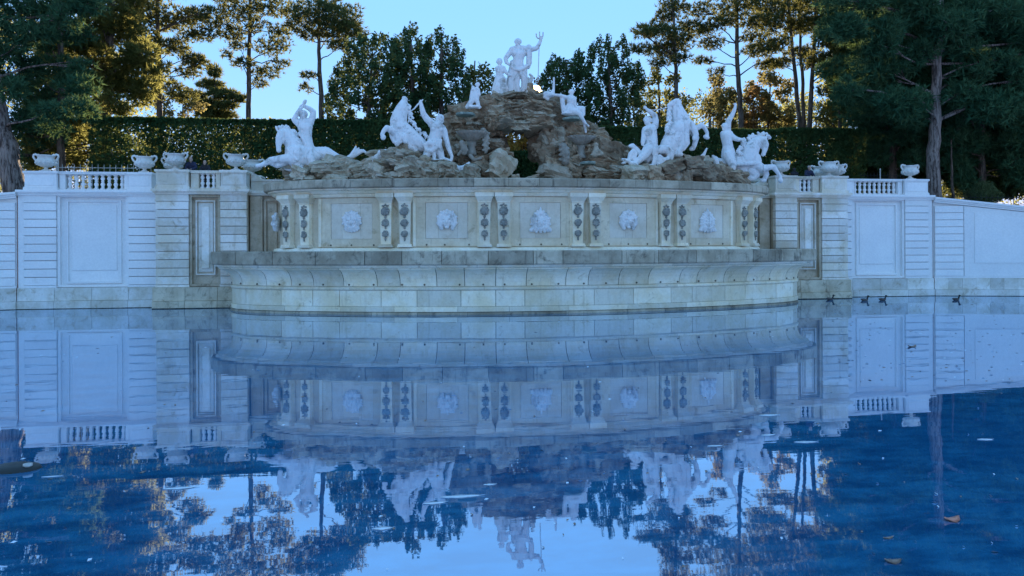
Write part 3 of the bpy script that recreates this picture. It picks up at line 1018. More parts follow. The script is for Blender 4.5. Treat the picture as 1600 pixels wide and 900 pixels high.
duck(1297, 468.6, 'small duck at the foot of the right stone bay', 1)
duck(1351, 470, 'dark duck, second from the stone bay, below the white panel wall', 1)
duck(1379, 469.5, 'dark duck swimming near the centre of the white panel wall', 1)
duck(1494, 469, 'dark duck alone below the falling white wall', 1)

M['leafbrown'] = plain('dead_leaf', (0.50, 0.20, 0.13), 0.7, 0, 0.3, 20)
M['leafgrey'] = plain('wet_leaf', (0.22, 0.15, 0.11), 0.6, 0, 0.4, 20)
M['leafpale'] = plain('pale_feather', (0.62, 0.72, 0.78), 0.35, 0, 0.1, 10)
M['dark'] = plain('dark_rubber', (0.010, 0.014, 0.012), 0.5, 0, 0.2, 8)
def floater(name, label, cat, px, py, L, W, rz, mat, lift=0.02, group=None):
    p = at_water(px, py)
    m = MB()
    vs, fs = [], []
    n = 8
    for i in range(n + 1):
        u = i / n
        wv = W * math.sin(math.pi * (0.04 + 0.92 * u)) ** 0.8 * 0.5 * (1 + 0.12 * math.sin(u * 17))
        z = 0.003 + lift * (2 * u - 1) ** 2
        for dz, sgn in ((0.002, 1), (0.004 + lift * 0.5, 0), (0.002, -1)):
            vs.append((L * (u - 0.5), sgn * wv, z + dz))
        vs.append((L * (u - 0.5), 0, z - 0.002))
    for i in range(n):
        a, b = i * 4, (i + 1) * 4
        fs += [(a, b, b + 1, a + 1), (a + 1, b + 1, b + 2, a + 2), (a + 2, b + 2, b + 3, a + 3), (a + 3, b + 3, b, a)]
    fs += [(0, 1, 2, 3), (n * 4, n * 4 + 3, n * 4 + 2, n * 4 + 1)]
    m.add(vs, fs)
    m.tube([(L * 0.48, 0, 0.004 + lift), (L * 0.62, 0.01, 0.008 + lift)], [0.004, 0.002], 5)
    o = m.build(name, mat, None, True, p)
    o.rotation_euler.z = rz
    return tag(o, label, cat, group)
floater('floating_leaf', 'orange brown dead leaf floating on open blue water', 'leaf', 1487, 813, 0.19, 0.15, 0.1, M['leafbrown'], 0.03, 'dead leaves on the water')
floater('floating_leaf', 'grey brown curled leaf floating, lowest of the dead leaves', 'leaf', 1395, 878, 0.155, 0.12, -0.2, M['leafgrey'], 0.02, 'dead leaves on the water')
floater('floating_leaf', 'small dark twig-like leaf above the curled grey leaf', 'leaf', 1388, 841, 0.13, 0.05, 0.15, M['leafgrey'], 0.01, 'dead leaves on the water')
floater('floating_leaf', 'dark rimmed pale leaf floating in the reflection of the white wall', 'leaf', 1425, 542, 0.30, 0.2, 0.2, M['leafgrey'], 0.04, 'dead leaves on the water')
FE = [(720, 776, 0.62, 0.16, 'longest pale feather, just left of the sun glitter'), (678, 786.5, 0.33, 0.13, 'pale feather just left of the longest one'), (765, 757.5, 0.2, 0.1, 'small pale feather closest to the sun glitter'),
      (598, 826, 0.26, 0.14, 'lone pale feather below the left horse reflection'), (1201, 649, 0.45, 0.2, 'pale feather under the right stone bay, upper of two'), (1200, 680, 0.3, 0.14, 'pale feather under the right stone bay, lower of two'),
      (1258, 691, 0.45, 0.16, 'pale feather right of the two under the stone bay'), (1117, 697, 0.3, 0.12, 'pale feather by the reflected horse of the rightmost rider'), (1539, 687, 0.3, 0.16, 'pale feather near the right edge of the water'),
      (80, 745, 0.3, 0.08, 'thin pale feather close to the black buoy'), (280, 763, 0.5, 0.14, 'pale feather below the reflection of the left stone bay')]
for px, py, L, W, lb_ in FE:
    floater('feather', lb_, 'feather', px, py, L * 0.8, W * 0.75, rnd.uniform(-0.12, 0.12), M['leafpale'], 0.002, 'pale feathers drifting on the pool')
p = at_water(24, 733)
t = thing('buoy', 'low black buoy floating at the left edge of the pool', 'buoy', p, None, False)
m = MB(); m.lathe([(0.05, -0.08), (0.26, -0.06), (0.30, 0.0), (0.27, 0.04), (0.16, 0.075), (0.03, 0.08)], 20, (0, 0, 0), 1.15, 0.8); m.build('float', M['dark'], t, True)
m = MB(); m.lathe([(0.035, 0.0), (0.06, 0.02), (0.06, 0.05), (0.02, 0.06)], 12, (0.2, -0.08, 0.04)); m.build('cap', M['paleiron'], t, True)
# dark board lying along the foot of the basin
a, b = at_water(835, 486.5), at_water(1072, 483)
m = MB(); m.tube([(a.x, a.y - 0.1, 0.02), ((a.x + b.x) / 2, (a.y + b.y) / 2 - 0.5, 0.03), (b.x, b.y - 0.1, 0.02)], [0.05, 0.09, 0.05], 8)
tag(m.build('floating_pipe', M['dark'], None, True), 'long dark hose floating along the foot of the basin', 'hose')

# specks of leaf and down over the whole pool: too small to pick apart
def specks(name, label, n, mat, lo, hi):
    pts = []
    for i in range(n):
        if rnd.random() < 0.6:
            py = 474 + 420 * rnd.random() ** 1.6
            c = at_water(rnd.uniform(0, 1600), py)
        else:
            c = at_water(rnd.uniform(1300, 1600), rnd.uniform(470, 600))
        if (c.y > -0.4) or (abs(c.x - AX) < 17 and c.y > -9.3 + 0.0165 * (c.x - AX) ** 2):
            continue
        d = -c.y
        s_ = rnd.uniform(lo, hi) * (0.5 + (c - CP).length / 30)
        a = rnd.uniform(0, math.pi)
        u, v = Vector((math.cos(a), math.sin(a), 0)) * s_, Vector((-math.sin(a), math.cos(a), 0)) * s_ * 0.5
        q = Vector((c.x, c.y, 0.006))
        t_ = Vector((0, 0, 0.012))
        pts += [q - u, q - v, q + u + t_ * 0.5, q + v + t_]
    o = link(name, fast_mesh(name, np.array([p[:] for p in pts]), 4), mat)
    tag(o, label, 'debris', kind='stuff')
specks('leaf_specks', 'tiny dark leaf specks scattered over the water', 260, M['leafgrey'], 0.02, 0.05)
specks('down_specks', 'tiny pale specks of down scattered over the water', 150, M['leafpale'], 0.02, 0.045)
# ------------------------------------------------------------------ sculpture
def ico_template(sub):
    bm = bmesh.new()
    bmesh.ops.create_icosphere(bm, subdivisions=sub, radius=1.0)
    v = np.array([p.co[:] for p in bm.verts]); bm.verts.index_update()
    f = np.array([[q.index for q in p.verts] for p in bm.faces])
    bm.free()
    return v, f
ICO_V, ICO_F = ico_template(2)

def carve(prims, crop, Y, voxel=0.03, smooth=3, origin=None, name='body', bump=0.0):
    """closed surface grown round chains of balls and ellipsoids given in a crop of the photograph:
    crop = (px0, py0, scale); depths and radii share the crop's unit; a smaller depth is nearer the pool"""
    px0, py0, sc = crop
    k = 1.0 / sc / ppm(Y, px0 + 60)
    def P(x, y, d):
        return np.array(at(px0 + x / sc, py0 + y / sc, Y + d * k))
    V, Fs, n = [], [], 0
    def ball(c, r3, rot=0.0):
        nonlocal n
        q = ICO_V * np.array(r3)
        if rot:
            ca, sa = math.cos(rot), math.sin(rot)
            q = np.stack([q[:, 0] * ca - q[:, 2] * sa, q[:, 1], q[:, 0] * sa + q[:, 2] * ca], 1)
        V.append(q + c); Fs.append(ICO_F + n); n += len(q)
    for p in prims:
        if p[0] == 'c':
            pts = [(P(a, b, d), r * k) for a, b, d, r in p[1]]
            sq = p[2] if len(p) > 2 else 1.0
            for (a, ra), (b, rb) in zip(pts[:-1], pts[1:]):
                L = np.linalg.norm(b - a)
                m_ = max(1, int(math.ceil(L / (0.45 * min(ra, rb) + 1e-4))))
                m_ = min(m_, 40)
                for i in range(m_ + 1):
                    u = i / m_
                    r = ra * (1 - u) + rb * u
                    ball(a * (1 - u) + b * u, (r, r * sq, r))
        else:
            _, x, y, d, rx, ry, rd, rot = p
            ball(P(x, y, d), (rx * k, rd * k, ry * k), -R(rot))
    V = np.concatenate(V); Fs = np.concatenate(Fs)
    if origin is None:
        lo, hi = V.min(0), V.max(0)
        origin = Vector(((lo[0] + hi[0]) / 2, (lo[1] + hi[1]) / 2, lo[2]))
    V = V - np.array(origin)
    me = bpy.data.meshes.new(name)
    me.from_pydata(V.tolist(), [], Fs.tolist())
    o = bpy.data.objects.new('tmp', me)
    COL.objects.link(o)
    md = o.modifiers.new('r', 'REMESH'); md.mode = 'VOXEL'; md.voxel_size = voxel
    if smooth:
        ms = o.modifiers.new('s', 'SMOOTH'); ms.factor = 0.5; ms.iterations = smooth
    dg = bpy.context.evaluated_depsgraph_get()
    out = bpy.data.meshes.new_from_object(o.evaluated_get(dg))
    out.name = name
    bpy.data.objects.remove(o)
    bpy.data.meshes.remove(me)
    out.shade_smooth()
    return out, Vector(origin)

def statue(name, label, cat, prims, crop, Y, group=None, mat='marble', voxel=0.024, smooth=1):
    me, org = carve(prims, crop, Y, voxel, smooth, None, name)
    o = link(name, me, M[mat], None, org)
    ABS[o.name] = org
    return tag(o, label, cat, group)

def part(parent, name, prims, crop, Y, mat='marble', voxel=0.022, smooth=1):
    me, org = carve(prims, crop, Y, voxel, smooth, None, name)
    return link(name, me, M[mat], parent, org)

C1 = (380, 120, 5.0)
C2 = (560, 130, 5.625)
C3 = (940, 140, 6.0)
C4 = (1080, 150, 6.0)
CN = (720, 40, 6.922)
CG = (690, 30, 3.4615)
YO, YI = -3.2, -4.3          # outer and inner sculpture planes
GH, GM = 'rearing sea horses round the grotto', 'marble sea men handling the horses'

def head(x, y, r, d=0, face=0.0, beard=False, hair=1.0):
    """head with brow, nose, jaw, ears and hair; face = -1 looks left, 1 right, 0 to the pool"""
    f = face * r
    near = -1 if abs(face) < 0.9 else -0.4
    out = [('e', x, y, d, r * 0.82, r, r * 0.9, 0), ('e', x + f * 0.25, y + r * 0.45, d + near * r * 0.2, r * 0.6, r * 0.6, r * 0.62, 0),
           ('e', x + f * 0.95, y + r * 0.12, d + near * r * 0.85 * (1 - abs(face) * 0.7), r * 0.15, r * 0.26, r * 0.2, 0),
           ('e', x + f * 0.75, y - r * 0.16, d + near * r * 0.7 * (1 - abs(face) * 0.6), r * 0.5 * (1 - abs(face) * 0.5), r * 0.1, r * 0.2, 0),
           ('e', x + f * 0.7, y + r * 0.55, d + near * r * 0.7 * (1 - abs(face) * 0.6), r * 0.25, r * 0.08, r * 0.15, 0)]
    for i in range(9):
        a = math.pi * (i / 8) + (0.25 * face)
        out.append(('e', x + math.cos(a) * r * 0.72 - f * 0.12, y - math.sin(a) * r * 0.72 - r * 0.1, d + r * 0.15, r * 0.34 * hair, r * 0.32 * hair, r * 0.5, 0))
    for s in (-1, 1):
        out.append(('e', x + s * r * 0.82 - f * 0.4, y + r * 0.1, d, r * 0.16, r * 0.26, r * 0.2, 0))
    if beard:
        for i in range(5):
            out.append(('e', x + f * 0.4 + (i - 2) * r * 0.22, y + r * (0.95 - 0.07 * (i - 2) ** 2), d + near * r * 0.45, r * 0.2, r * 0.34, r * 0.25, 0))
    return out

def hand(x, y, r, dx, dy, d=0):
    """fist or open hand: palm, four fingers and a thumb, pointing along (dx, dy)"""
    L = math.hypot(dx, dy); dx /= L; dy /= L
    nx, ny = -dy, dx
    out = [('e', x, y, d, r, r, r * 0.7, 0)]
    for i, ln in enumerate((1.3, 1.55, 1.5, 1.15)):
        o = (i - 1.5) * 0.5 * r
        out.append(('c', [(x + nx * o, y + ny * o, d, r * 0.3), (x + nx * o + dx * r * ln * 0.7, y + ny * o + dy * r * ln * 0.7, d - r * 0.3, r * 0.27), (x + nx * o + dx * r * ln, y + ny * o + dy * r * ln, d - r * 0.6, r * 0.22)]))
    out.append(('c', [(x - nx * r * 0.7, y - ny * r * 0.7, d, r * 0.3), (x - nx * r * 1.2 + dx * r * 0.6, y - ny * r * 1.2 + dy * r * 0.6, d - r * 0.4, r * 0.24)]))
    return out

def mane(pts, r, n=3, dep=0.8):
    """row of curling locks along a line"""
    out = []
    for i, (x, y, d) in enumerate(pts):
        for j in range(n):
            a = rnd.uniform(-1, 1); b = rnd.uniform(-1, 1)
            out.append(('c', [(x + a * r * 0.6, y + b * r * 0.6, d + rnd.uniform(-dep, dep) * r * 0.7, r * 0.42), (x + a * r * 1.0 + r * 0.3, y + b * r * 0.7 + r * 0.55, d + rnd.uniform(-dep, dep) * r, r * 0.28), (x + a * r * 1.1, y + b * r * 0.8 + r * 1.0, d + rnd.uniform(-dep, dep) * r, r * 0.16)]))
    return out

def lerp_pts(pts, n):
    out = []
    for (a, b) in zip(pts[:-1], pts[1:]):
        for i in range(n):
            u = i / n
            out.append(tuple(p * (1 - u) + q * u for p, q in zip(a, b)))
    out.append(pts[-1])
    return out

# ---- outer left: horse plunging to the left, rider swinging a club
h = statue('horse_statue', 'white marble sea horse plunging leftward with outstretched hooves and raised fish tail', 'statue', [
    ('c', [(300, 440, -40, 34), (286, 478, -52, 33), (279, 515, -62, 26), (276, 550, -70, 19), (278, 574, -74, 19)]),
    ('e', 306, 492, -45, 20, 34, 26, 12), ('e', 279, 578, -74, 20, 12, 18, 0), ('e', 272, 478, -72, 8, 8, 8, 0), ('e', 300, 474, -76, 8, 8, 8, 0),
    ('e', 262, 405, -30, 10, 26, 9, -20), ('e', 300, 396, -20, 10, 26, 9, 8),
    ('c', [(322, 440, -15, 40), (365, 480, 0, 56), (402, 540, 0, 74), (420, 610, -5, 94)]),
    ('c', [(418, 605, -20, 90), (430, 640, -10, 92), (500, 640, 20, 80), (570, 618, 40, 72)]),
    ('e', 392, 640, -60, 58, 58, 50, 0), ('c', [(345, 560, -70, 12), (380, 610, -95, 12), (420, 650, -100, 12)]),
    ('c', [(570, 615, 40, 70), (640, 605, 50, 62), (700, 625, 50, 45), (760, 645, 40, 30), (805, 648, 30, 24), (845, 622, 20, 22), (868, 590, 20, 22)]),
    *[('c', [(852, 622, 20, 20), (866 + 18 * i, 590 - 4 * abs(i - 1), 18, 17 - i), (880 + 22 * i, 546 + 13 * i, 12, 8)]) for i in range(5)],
    ('c', [(360, 640, -60, 44), (290, 645, -80, 34), (215, 652, -95, 26), (180, 672, -100, 22), (140, 690, -100, 17), (112, 698, -100, 17)]), ('e', 118, 694, -100, 26, 13, 16, 20),
    ('c', [(330, 660, -50, 34), (270, 690, -70, 26), (215, 672, -80, 20)]), ('e', 258, 684, -70, 20, 20, 18, 0),
    ('c', [(420, 690, -40, 50), (440, 720, -60, 34), (470, 738, -70, 22)]), ('e', 468, 738, -70, 44, 16, 22, 0),
    ('c', [(300, 690, -20, 16), (340, 712, -10, 22), (400, 722, -10, 26)]),
    ('c', [(520, 640, -20, 50), (528, 690, -20, 42)]),
], C1, YO, GH)
part(h, 'mane', mane(lerp_pts([(288, 395, -20), (330, 395, 0), (370, 420, 5), (410, 450, 0), (450, 490, -5), (482, 535, -10)], 3), 26), C1, YO)
man = statue('rider_statue', 'white marble rider with both arms raised over his head swinging a club', 'statue',
    head(468, 300, 36, 0, 0) + [
    ('c', [(468, 335, 5, 22), (470, 360, 5, 26)]),
    ('c', [(440, 362, 5, 36), (490, 358, 5, 40), (525, 358, 5, 30)]),
    ('c', [(472, 395, 0, 48), (498, 395, 0, 46)]), ('e', 462, 392, -30, 24, 20, 16, 0), ('e', 505, 390, -30, 24, 20, 16, 0),
    ('c', [(486, 410, 0, 54), (492, 470, 0, 45), (498, 530, 0, 52), (505, 580, -10, 58)]),
    ('c', [(528, 352, 5, 27), (543, 310, 5, 26), (548, 275, 5, 22), (518, 250, -5, 19), (482, 232, -8, 15)]),
    ('c', [(440, 356, 5, 26), (412, 352, -5, 23), (398, 335, -10, 21), (420, 290, -15, 17), (446, 248, -15, 14)]),
    ('c', [(512, 590, -30, 48), (528, 640, -60, 38), (540, 690, -70, 26)]), ('c', [(500, 590, 30, 44), (470, 640, 20, 34)]),
    ('c', [(540, 560, 0, 26), (560, 620, 10, 22), (578, 640, 15, 14)]),
    ] + hand(474, 228, 14, -0.4, -1) + hand(452, 240, 13, 0.2, -1)
    + [('c', [(440 + i * 14, 440 + i * 22, -45 + i, 13), (480 + i * 6, 500 + i * 14, -50, 12), (500 + i * 5, 560 + i * 8, -45, 10)]) for i in range(4)],
    C1, YO + 0.1, GM)
part(man, 'club', [('c', [(430, 305, -20, 6), (446, 268, -18, 8), (466, 228, -12, 10), (480, 198, -8, 15), (486, 188, -8, 12)])], C1, YO + 0.1)

# ---- inner left: rearing horse and standing sea man
h = statue('horse_statue', 'white marble sea horse rearing up to the left beside a sea man with lifted whip', 'statue', [
    ('c', [(408, 140, 10, 24), (398, 165, 0, 30), (382, 200, -15, 40), (372, 230, -20, 46)]), ('e', 372, 212, -35, 34, 40, 26, 30), ('e', 358, 240, -40, 22, 20, 20, 0),
    ('e', 402, 128, 15, 22, 16, 14, 0), ('e', 425, 150, 20, 9, 20, 8, 20),
    ('c', [(385, 225, 0, 58), (365, 280, 0, 68), (352, 340, 0, 78), (360, 400, 0, 84)]),
    ('c', [(360, 390, 0, 84), (420, 450, 10, 88), (490, 510, 20, 84), (545, 545, 25, 64)]), ('e', 335, 395, -45, 50, 58, 40, 0),
    ('e', 455, 520, -10, 46, 70, 50, -35), ('c', [(430, 500, -20, 40), (460, 560, -25, 30), (500, 590, -20, 22)]),
    ('c', [(310, 425, -50, 40), (275, 405, -70, 30), (250, 392, -80, 25), (222, 420, -85, 20), (208, 450, -85, 18), (218, 478, -85, 20)]), ('e', 218, 476, -85, 24, 26, 20, 25),
    ('c', [(300, 430, -10, 34), (300, 470, -30, 26), (318, 515, -40, 20)]), ('c', [(345, 460, -50, 38), (352, 500, -60, 28), (340, 535, -60, 22)]), ('e', 345, 520, -60, 40, 16, 26, 0),
    ('c', [(395, 470, -60, 36), (412, 510, -65, 24)]),
], C2, YI, GH)
part(h, 'mane', mane(lerp_pts([(425, 175, 5), (440, 215, 5), (455, 270, 5), (462, 325, 5), (500, 385, 5), (555, 425, 10), (600, 455, 10)], 3), 24), C2, YI)
man = statue('sea_man_statue', 'white marble sea man with one arm lifted to the rearing horse, coiled tail below', 'statue',
    head(722, 312, 36, 0, 0.7, True) + [
    ('c', [(712, 345, 5, 24), (702, 365, 5, 30)]),
    ('c', [(648, 362, 5, 38), (700, 375, 5, 44), (740, 400, 5, 34)]),
    ('c', [(690, 385, 0, 62), (685, 440, 0, 58), (668, 500, 0, 60), (655, 545, 0, 66)]), ('e', 668, 400, -42, 30, 24, 18, 0), ('e', 718, 405, -40, 28, 24, 18, 0),
    ('c', [(648, 355, 0, 34), (605, 318, -10, 31), (572, 272, -15, 27), (558, 220, -20, 22), (549, 180, -25, 17)]),
    ('c', [(752, 420, 0, 32), (768, 480, -10, 27), (785, 545, -20, 25), (805, 600, -30, 20), (822, 645, -35, 15), (815, 680, -35, 14)]),
    ('c', [(640, 560, -20, 56), (610, 610, -50, 40), (588, 650, -60, 30)]), ('c', [(690, 560, -10, 50), (715, 610, -20, 38), (735, 660, -25, 26)]),
    ('c', [(590, 545, -70, 24), (620, 525, -80, 24), (660, 535, -80, 24), (672, 570, -80, 24), (640, 598, -80, 22), (602, 590, -80, 20), (590, 560, -75, 18)]),
    ('c', [(600, 620, -60, 22), (585, 660, -60, 18), (600, 670, -60, 16)]), ('c', [(655, 600, -60, 22), (668, 640, -60, 18), (660, 670, -60, 16)]),
    ('e', 655, 680, -20, 98, 16, 70, 0), ('c', [(740, 665, -30, 22), (780, 675, -40, 18), (806, 690, -40, 14)]),
    ] + hand(548, 168, 14, 0.1, -1, -25) + hand(818, 660, 13, -0.2, 1, -35)
    + [('c', [(620 + i * 26, 500 + (i % 2) * 10, -55, 14), (610 + i * 26, 560, -60, 13), (616 + i * 28, 600, -50, 10)]) for i in range(5)],
    C2, YI + 0.2, GM)
part(man, 'whip', [('c', [(566, 145, -30, 6), (545, 165, -30, 8), (520, 190, -32, 8), (490, 225, -35, 7), (464, 243, -35, 5)])], C2, YI + 0.2)
def shell(label, prims, crop, Y, mat='marble'):
    return statue('shell_carving', label, 'shell', prims, crop, Y, 'carved shells between the rocks', mat, 0.025, 2)
shell('white crescent shell right of the coiled-tail sea man', [('c', [(820, 705, 0, 12), (842, 735, 0, 22), (880, 752, 0, 28), (925, 742, 0, 22), (958, 715, 0, 17), (972, 700, 0, 12)])] + [('e', 835 + i * 18, 762 + 8 * math.sin(i * 0.8), -12, 11, 10, 16, 0) for i in range(6)], C2, YI - 0.3)
shell('white ridged shell horn left of the rearing left horse', [('c', [(270, 625, 0, 18), (235, 605, 0, 26), (195, 612, 0, 28)])] + [('e', 200 + i * 15, 640 - i * 3, -14, 12, 12, 14, 0) for i in range(6)], C2, YI - 0.2)
shell('grey fluted shell curl at the foot of the white ridged shell', [('c', [(190, 630, 0, 26), (160, 650, 0, 26), (140, 690, 0, 24)])] + [('c', [(120 + i * 4, 650 + i * 14, -18, 8), (165, 655 + i * 14, -24, 8), (196, 650 + i * 14, -12, 8)]) for i in range(5)], C2, YI - 0.2, 'marbleold')

# ---- inner right: horse thrown back, sea man seen from behind
h = statue('horse_statue', 'white marble sea horse tossing its head back with pawing forelegs, reins to a sea man', 'statue', [
    ('c', [(726, 118, 0, 26), (700, 112, -10, 30), (665, 128, -18, 28), (640, 142, -22, 22), (628, 148, -22, 18)]), ('e', 690, 138, -10, 44, 28, 28, -12), ('e', 632, 150, -22, 16, 12, 16, 0), ('e', 715, 92, 5, 18, 10, 8, -30),
    ('c', [(705, 150, 0, 48), (715, 210, 0, 66), (740, 280, 0, 84), (755, 340, 0, 96)]),
    ('c', [(755, 330, 0, 98), (725, 400, 10, 112), (690, 460, 15, 112), (645, 520, 20, 98), (620, 560, 20, 80)]), ('e', 800, 340, -30, 58, 72, 50, -25), ('e', 740, 360, -60, 70, 70, 46, 0),
    ('c', [(760, 430, -50, 50), (770, 490, -55, 44), (740, 550, -50, 34), (715, 600, -45, 34)]), ('e', 715, 610, -30, 52, 30, 50, 0),
    ('c', [(830, 330, -60, 44), (868, 372, -75, 32), (886, 420, -80, 26), (872, 462, -80, 22)]), ('e', 875, 455, -80, 28, 26, 22, 40),
    ('c', [(850, 370, 0, 40), (895, 360, -10, 28), (938, 332, -15, 25), (968, 362, -15, 20), (990, 405, -15, 17), (988, 440, -15, 20)]), ('e', 982, 446, -15, 34, 22, 22, 20),
    ('c', [(860, 400, 20, 36), (888, 450, 20, 28), (870, 520, 15, 24), (858, 552, 15, 22)]), ('e', 850, 552, 15, 34, 22, 22, -20),
    ('c', [(790, 440, -60, 34), (805, 500, -60, 24), (770, 560, -60, 16)]),
], C3, YI, GH)
part(h, 'mane', mane(lerp_pts([(640, 180, -20), (625, 230, -30), (630, 290, -40), (618, 340, -45), (605, 385, -45)], 4), 26), C3, YI)
part(h, 'rein', [('c', [(440, 187, 0, 5), (480, 192, -5, 5), (540, 186, -10, 5), (625, 166, -25, 5)])], C3, YI)
man = statue('sea_man_statue', 'white marble sea man seen from behind reaching up to bridle the tossing horse', 'statue',
    head(428, 292, 40, 0, -0.5) + [
    ('c', [(438, 330, 5, 24), (445, 355, 5, 30)]),
    ('c', [(412, 375, 5, 34), (455, 362, 5, 42), (500, 345, 5, 34)]),
    ('c', [(458, 390, 0, 60), (468, 440, 0, 56), (468, 500, 0, 60), (462, 540, 0, 66)]), ('e', 430, 400, -35, 28, 34, 22, 0), ('e', 492, 395, -35, 28, 36, 22, 0),
    ('c', [(502, 345, 0, 31), (508, 290, -5, 29), (500, 245, -10, 27), (458, 210, -15, 21), (425, 186, -18, 15)]),
    ('c', [(404, 385, 0, 30), (396, 440, -10, 25), (388, 490, -20, 22), (384, 515, -25, 14)]),
    ('c', [(440, 560, -20, 58), (405, 610, -30, 46), (360, 655, -40, 34), (320, 690, -50, 26)]),
    ('c', [(490, 560, 0, 54), (470, 620, 10, 44), (430, 660, 15, 34)]),
    ('c', [(350, 600, 20, 34), (320, 560, 20, 30), (292, 530, 10, 24), (268, 530, 5, 16)]), ('e', 280, 522, 5, 34, 16, 14, -20),
    ('c', [(260, 650, -30, 22), (270, 605, -30, 22), (296, 576, -30, 22), (318, 600, -30, 20), (300, 650, -30, 22)]),
    ('e', 230, 665, -50, 52, 20, 34, 15), ('e', 300, 700, -60, 56, 30, 36, 25), ('e', 320, 735, -60, 16, 20, 20, 0), ('e', 282, 735, -60, 16, 16, 20, 0), ('e', 205, 690, -55, 24, 12, 22, 0),
    ] + hand(412, 172, 15, -0.6, -1, -18),
    C3, YI + 0.1, GM)
part(h, 'fish_tail', [('c', [(560, 560, -60, 44), (615, 560, -75, 40), (650, 600, -80, 36), (640, 645, -80, 34), (600, 668, -80, 32), (565, 655, -80, 28), (545, 630, -80, 24), (545, 660, -80, 26), (565, 700, -80, 30)]),
     ('e', 575, 725, -80, 62, 26, 30, 10), ('e', 540, 700, -80, 22, 34, 24, -10), ('c', [(510, 590, -40, 26), (500, 650, -50, 24), (490, 700, -50, 24)]), ('e', 450, 712, -50, 44, 16, 30, 0), ('c', [(560, 552, -60, 30), (505, 560, -50, 30), (495, 600, -45, 24)])], C3, YI)
shell('white feathered fin rising behind the tossing horse', [('c', [(985, 552, 0, 8), (960, 605, 0, 16), (925, 650, 0, 24), (885, 685, 0, 26), (845, 672, 0, 20), (815, 625, 0, 14)]), ('c', [(870, 690, 0, 18), (862, 715, 0, 14)])] + [('c', [(985 - i * 14, 560 + i * 18, -8, 6), (945 - i * 16, 620 + i * 14, -14, 8)]) for i in range(4)], C3, YI + 0.3)
shell('small white stone shell end right of the feathered fin', [('c', [(1045, 625, 0, 14), (1072, 665, 0, 30), (1080, 700, 0, 26)])], C3, YI + 0.3)

# ---- outer right: walking horse, rider from behind with arm thrown up
h = statue('horse_statue', 'white marble sea horse stepping rightward with bowed head and long curled mane', 'statue', [
    ('c', [(675, 415, -10, 40), (692, 455, -15, 36), (690, 500, -18, 26), (680, 535, -20, 20), (674, 548, -20, 20)]), ('e', 668, 462, -10, 24, 38, 26, 10), ('e', 676, 548, -20, 24, 13, 20, 0), ('e', 700, 440, -45, 8, 8, 8, 0), ('e', 728, 382, 0, 10, 24, 9, 20), ('e', 706, 380, -20, 10, 22, 9, 10),
    ('c', [(645, 415, 0, 46), (590, 455, 0, 66), (545, 525, 0, 88), (535, 600, 0, 104)]),
    ('c', [(560, 610, 0, 100), (500, 620, 10, 96), (430, 630, 20, 86), (380, 640, 30, 70)]), ('e', 585, 625, -55, 62, 66, 46, 0),
    ('c', [(380, 640, 30, 66), (310, 640, 40, 56), (250, 630, 45, 50), (215, 610, 45, 40)]), ('e', 225, 600, 40, 34, 40, 30, 0),
    ('c', [(620, 650, -50, 48), (670, 680, -70, 38), (735, 668, -85, 28), (770, 664, -90, 25), (805, 710, -92, 20), (832, 752, -92, 17), (838, 785, -92, 18)]), ('e', 836, 792, -92, 24, 28, 22, 0),
    ('c', [(640, 680, -10, 44), (690, 700, -20, 34), (706, 735, -25, 26), (688, 775, -30, 22)]), ('e', 676, 790, -30, 36, 22, 26, -10),
    ('c', [(545, 690, -10, 66), (600, 735, -20, 44), (580, 770, -30, 28), (520, 780, -35, 24), (488, 785, -35, 20)]), ('e', 500, 782, -35, 36, 20, 26, 0),
    ('c', [(480, 690, -10, 60), (500, 740, -10, 40)]),
    ('c', [(425, 640, -60, 22), (480, 638, -90, 20), (560, 634, -98, 20), (630, 632, -80, 18)]),
], C4, YO, GH)
part(h, 'mane', mane(lerp_pts([(715, 365, 0), (670, 352, 10), (610, 362, 5), (545, 385, 0), (495, 425, -20), (465, 470, -30), (440, 520, -30), (470, 540, -45)], 3), 27), C4, YO)
man = statue('rider_statue', 'white marble rider seen from behind with one arm thrown straight up', 'statue',
    head(316, 288, 34, 0, -0.4, True) + [
    ('c', [(325, 318, 5, 22), (328, 345, 5, 28)]),
    ('c', [(302, 355, 5, 32), (335, 345, 5, 36), (362, 352, 5, 30)]),
    ('c', [(325, 375, 0, 52), (335, 425, 0, 50), (345, 470, 0, 50), (345, 520, 0, 60), (345, 550, 0, 62)]),
    ('c', [(345, 340, 5, 30), (344, 290, 0, 29), (350, 235, -5, 27), (380, 185, -8, 23), (402, 140, -10, 18), (414, 100, -12, 13)]),
    ('c', [(368, 365, 0, 29), (405, 395, -20, 25), (440, 408, -35, 22), (468, 408, -40, 15)]),
    ('c', [(350, 560, -40, 54), (375, 610, -70, 46), (388, 660, -85, 36), (385, 710, -85, 26)]), ('c', [(330, 560, 40, 50), (360, 620, 60, 36)]),
    ('c', [(375, 500, -20, 30), (390, 540, -30, 28)]),
    ] + hand(414, 86, 14, 0.05, -1, -12) + hand(474, 408, 13, 1, 0.1, -40),
    C4, YO + 0.1, GM)

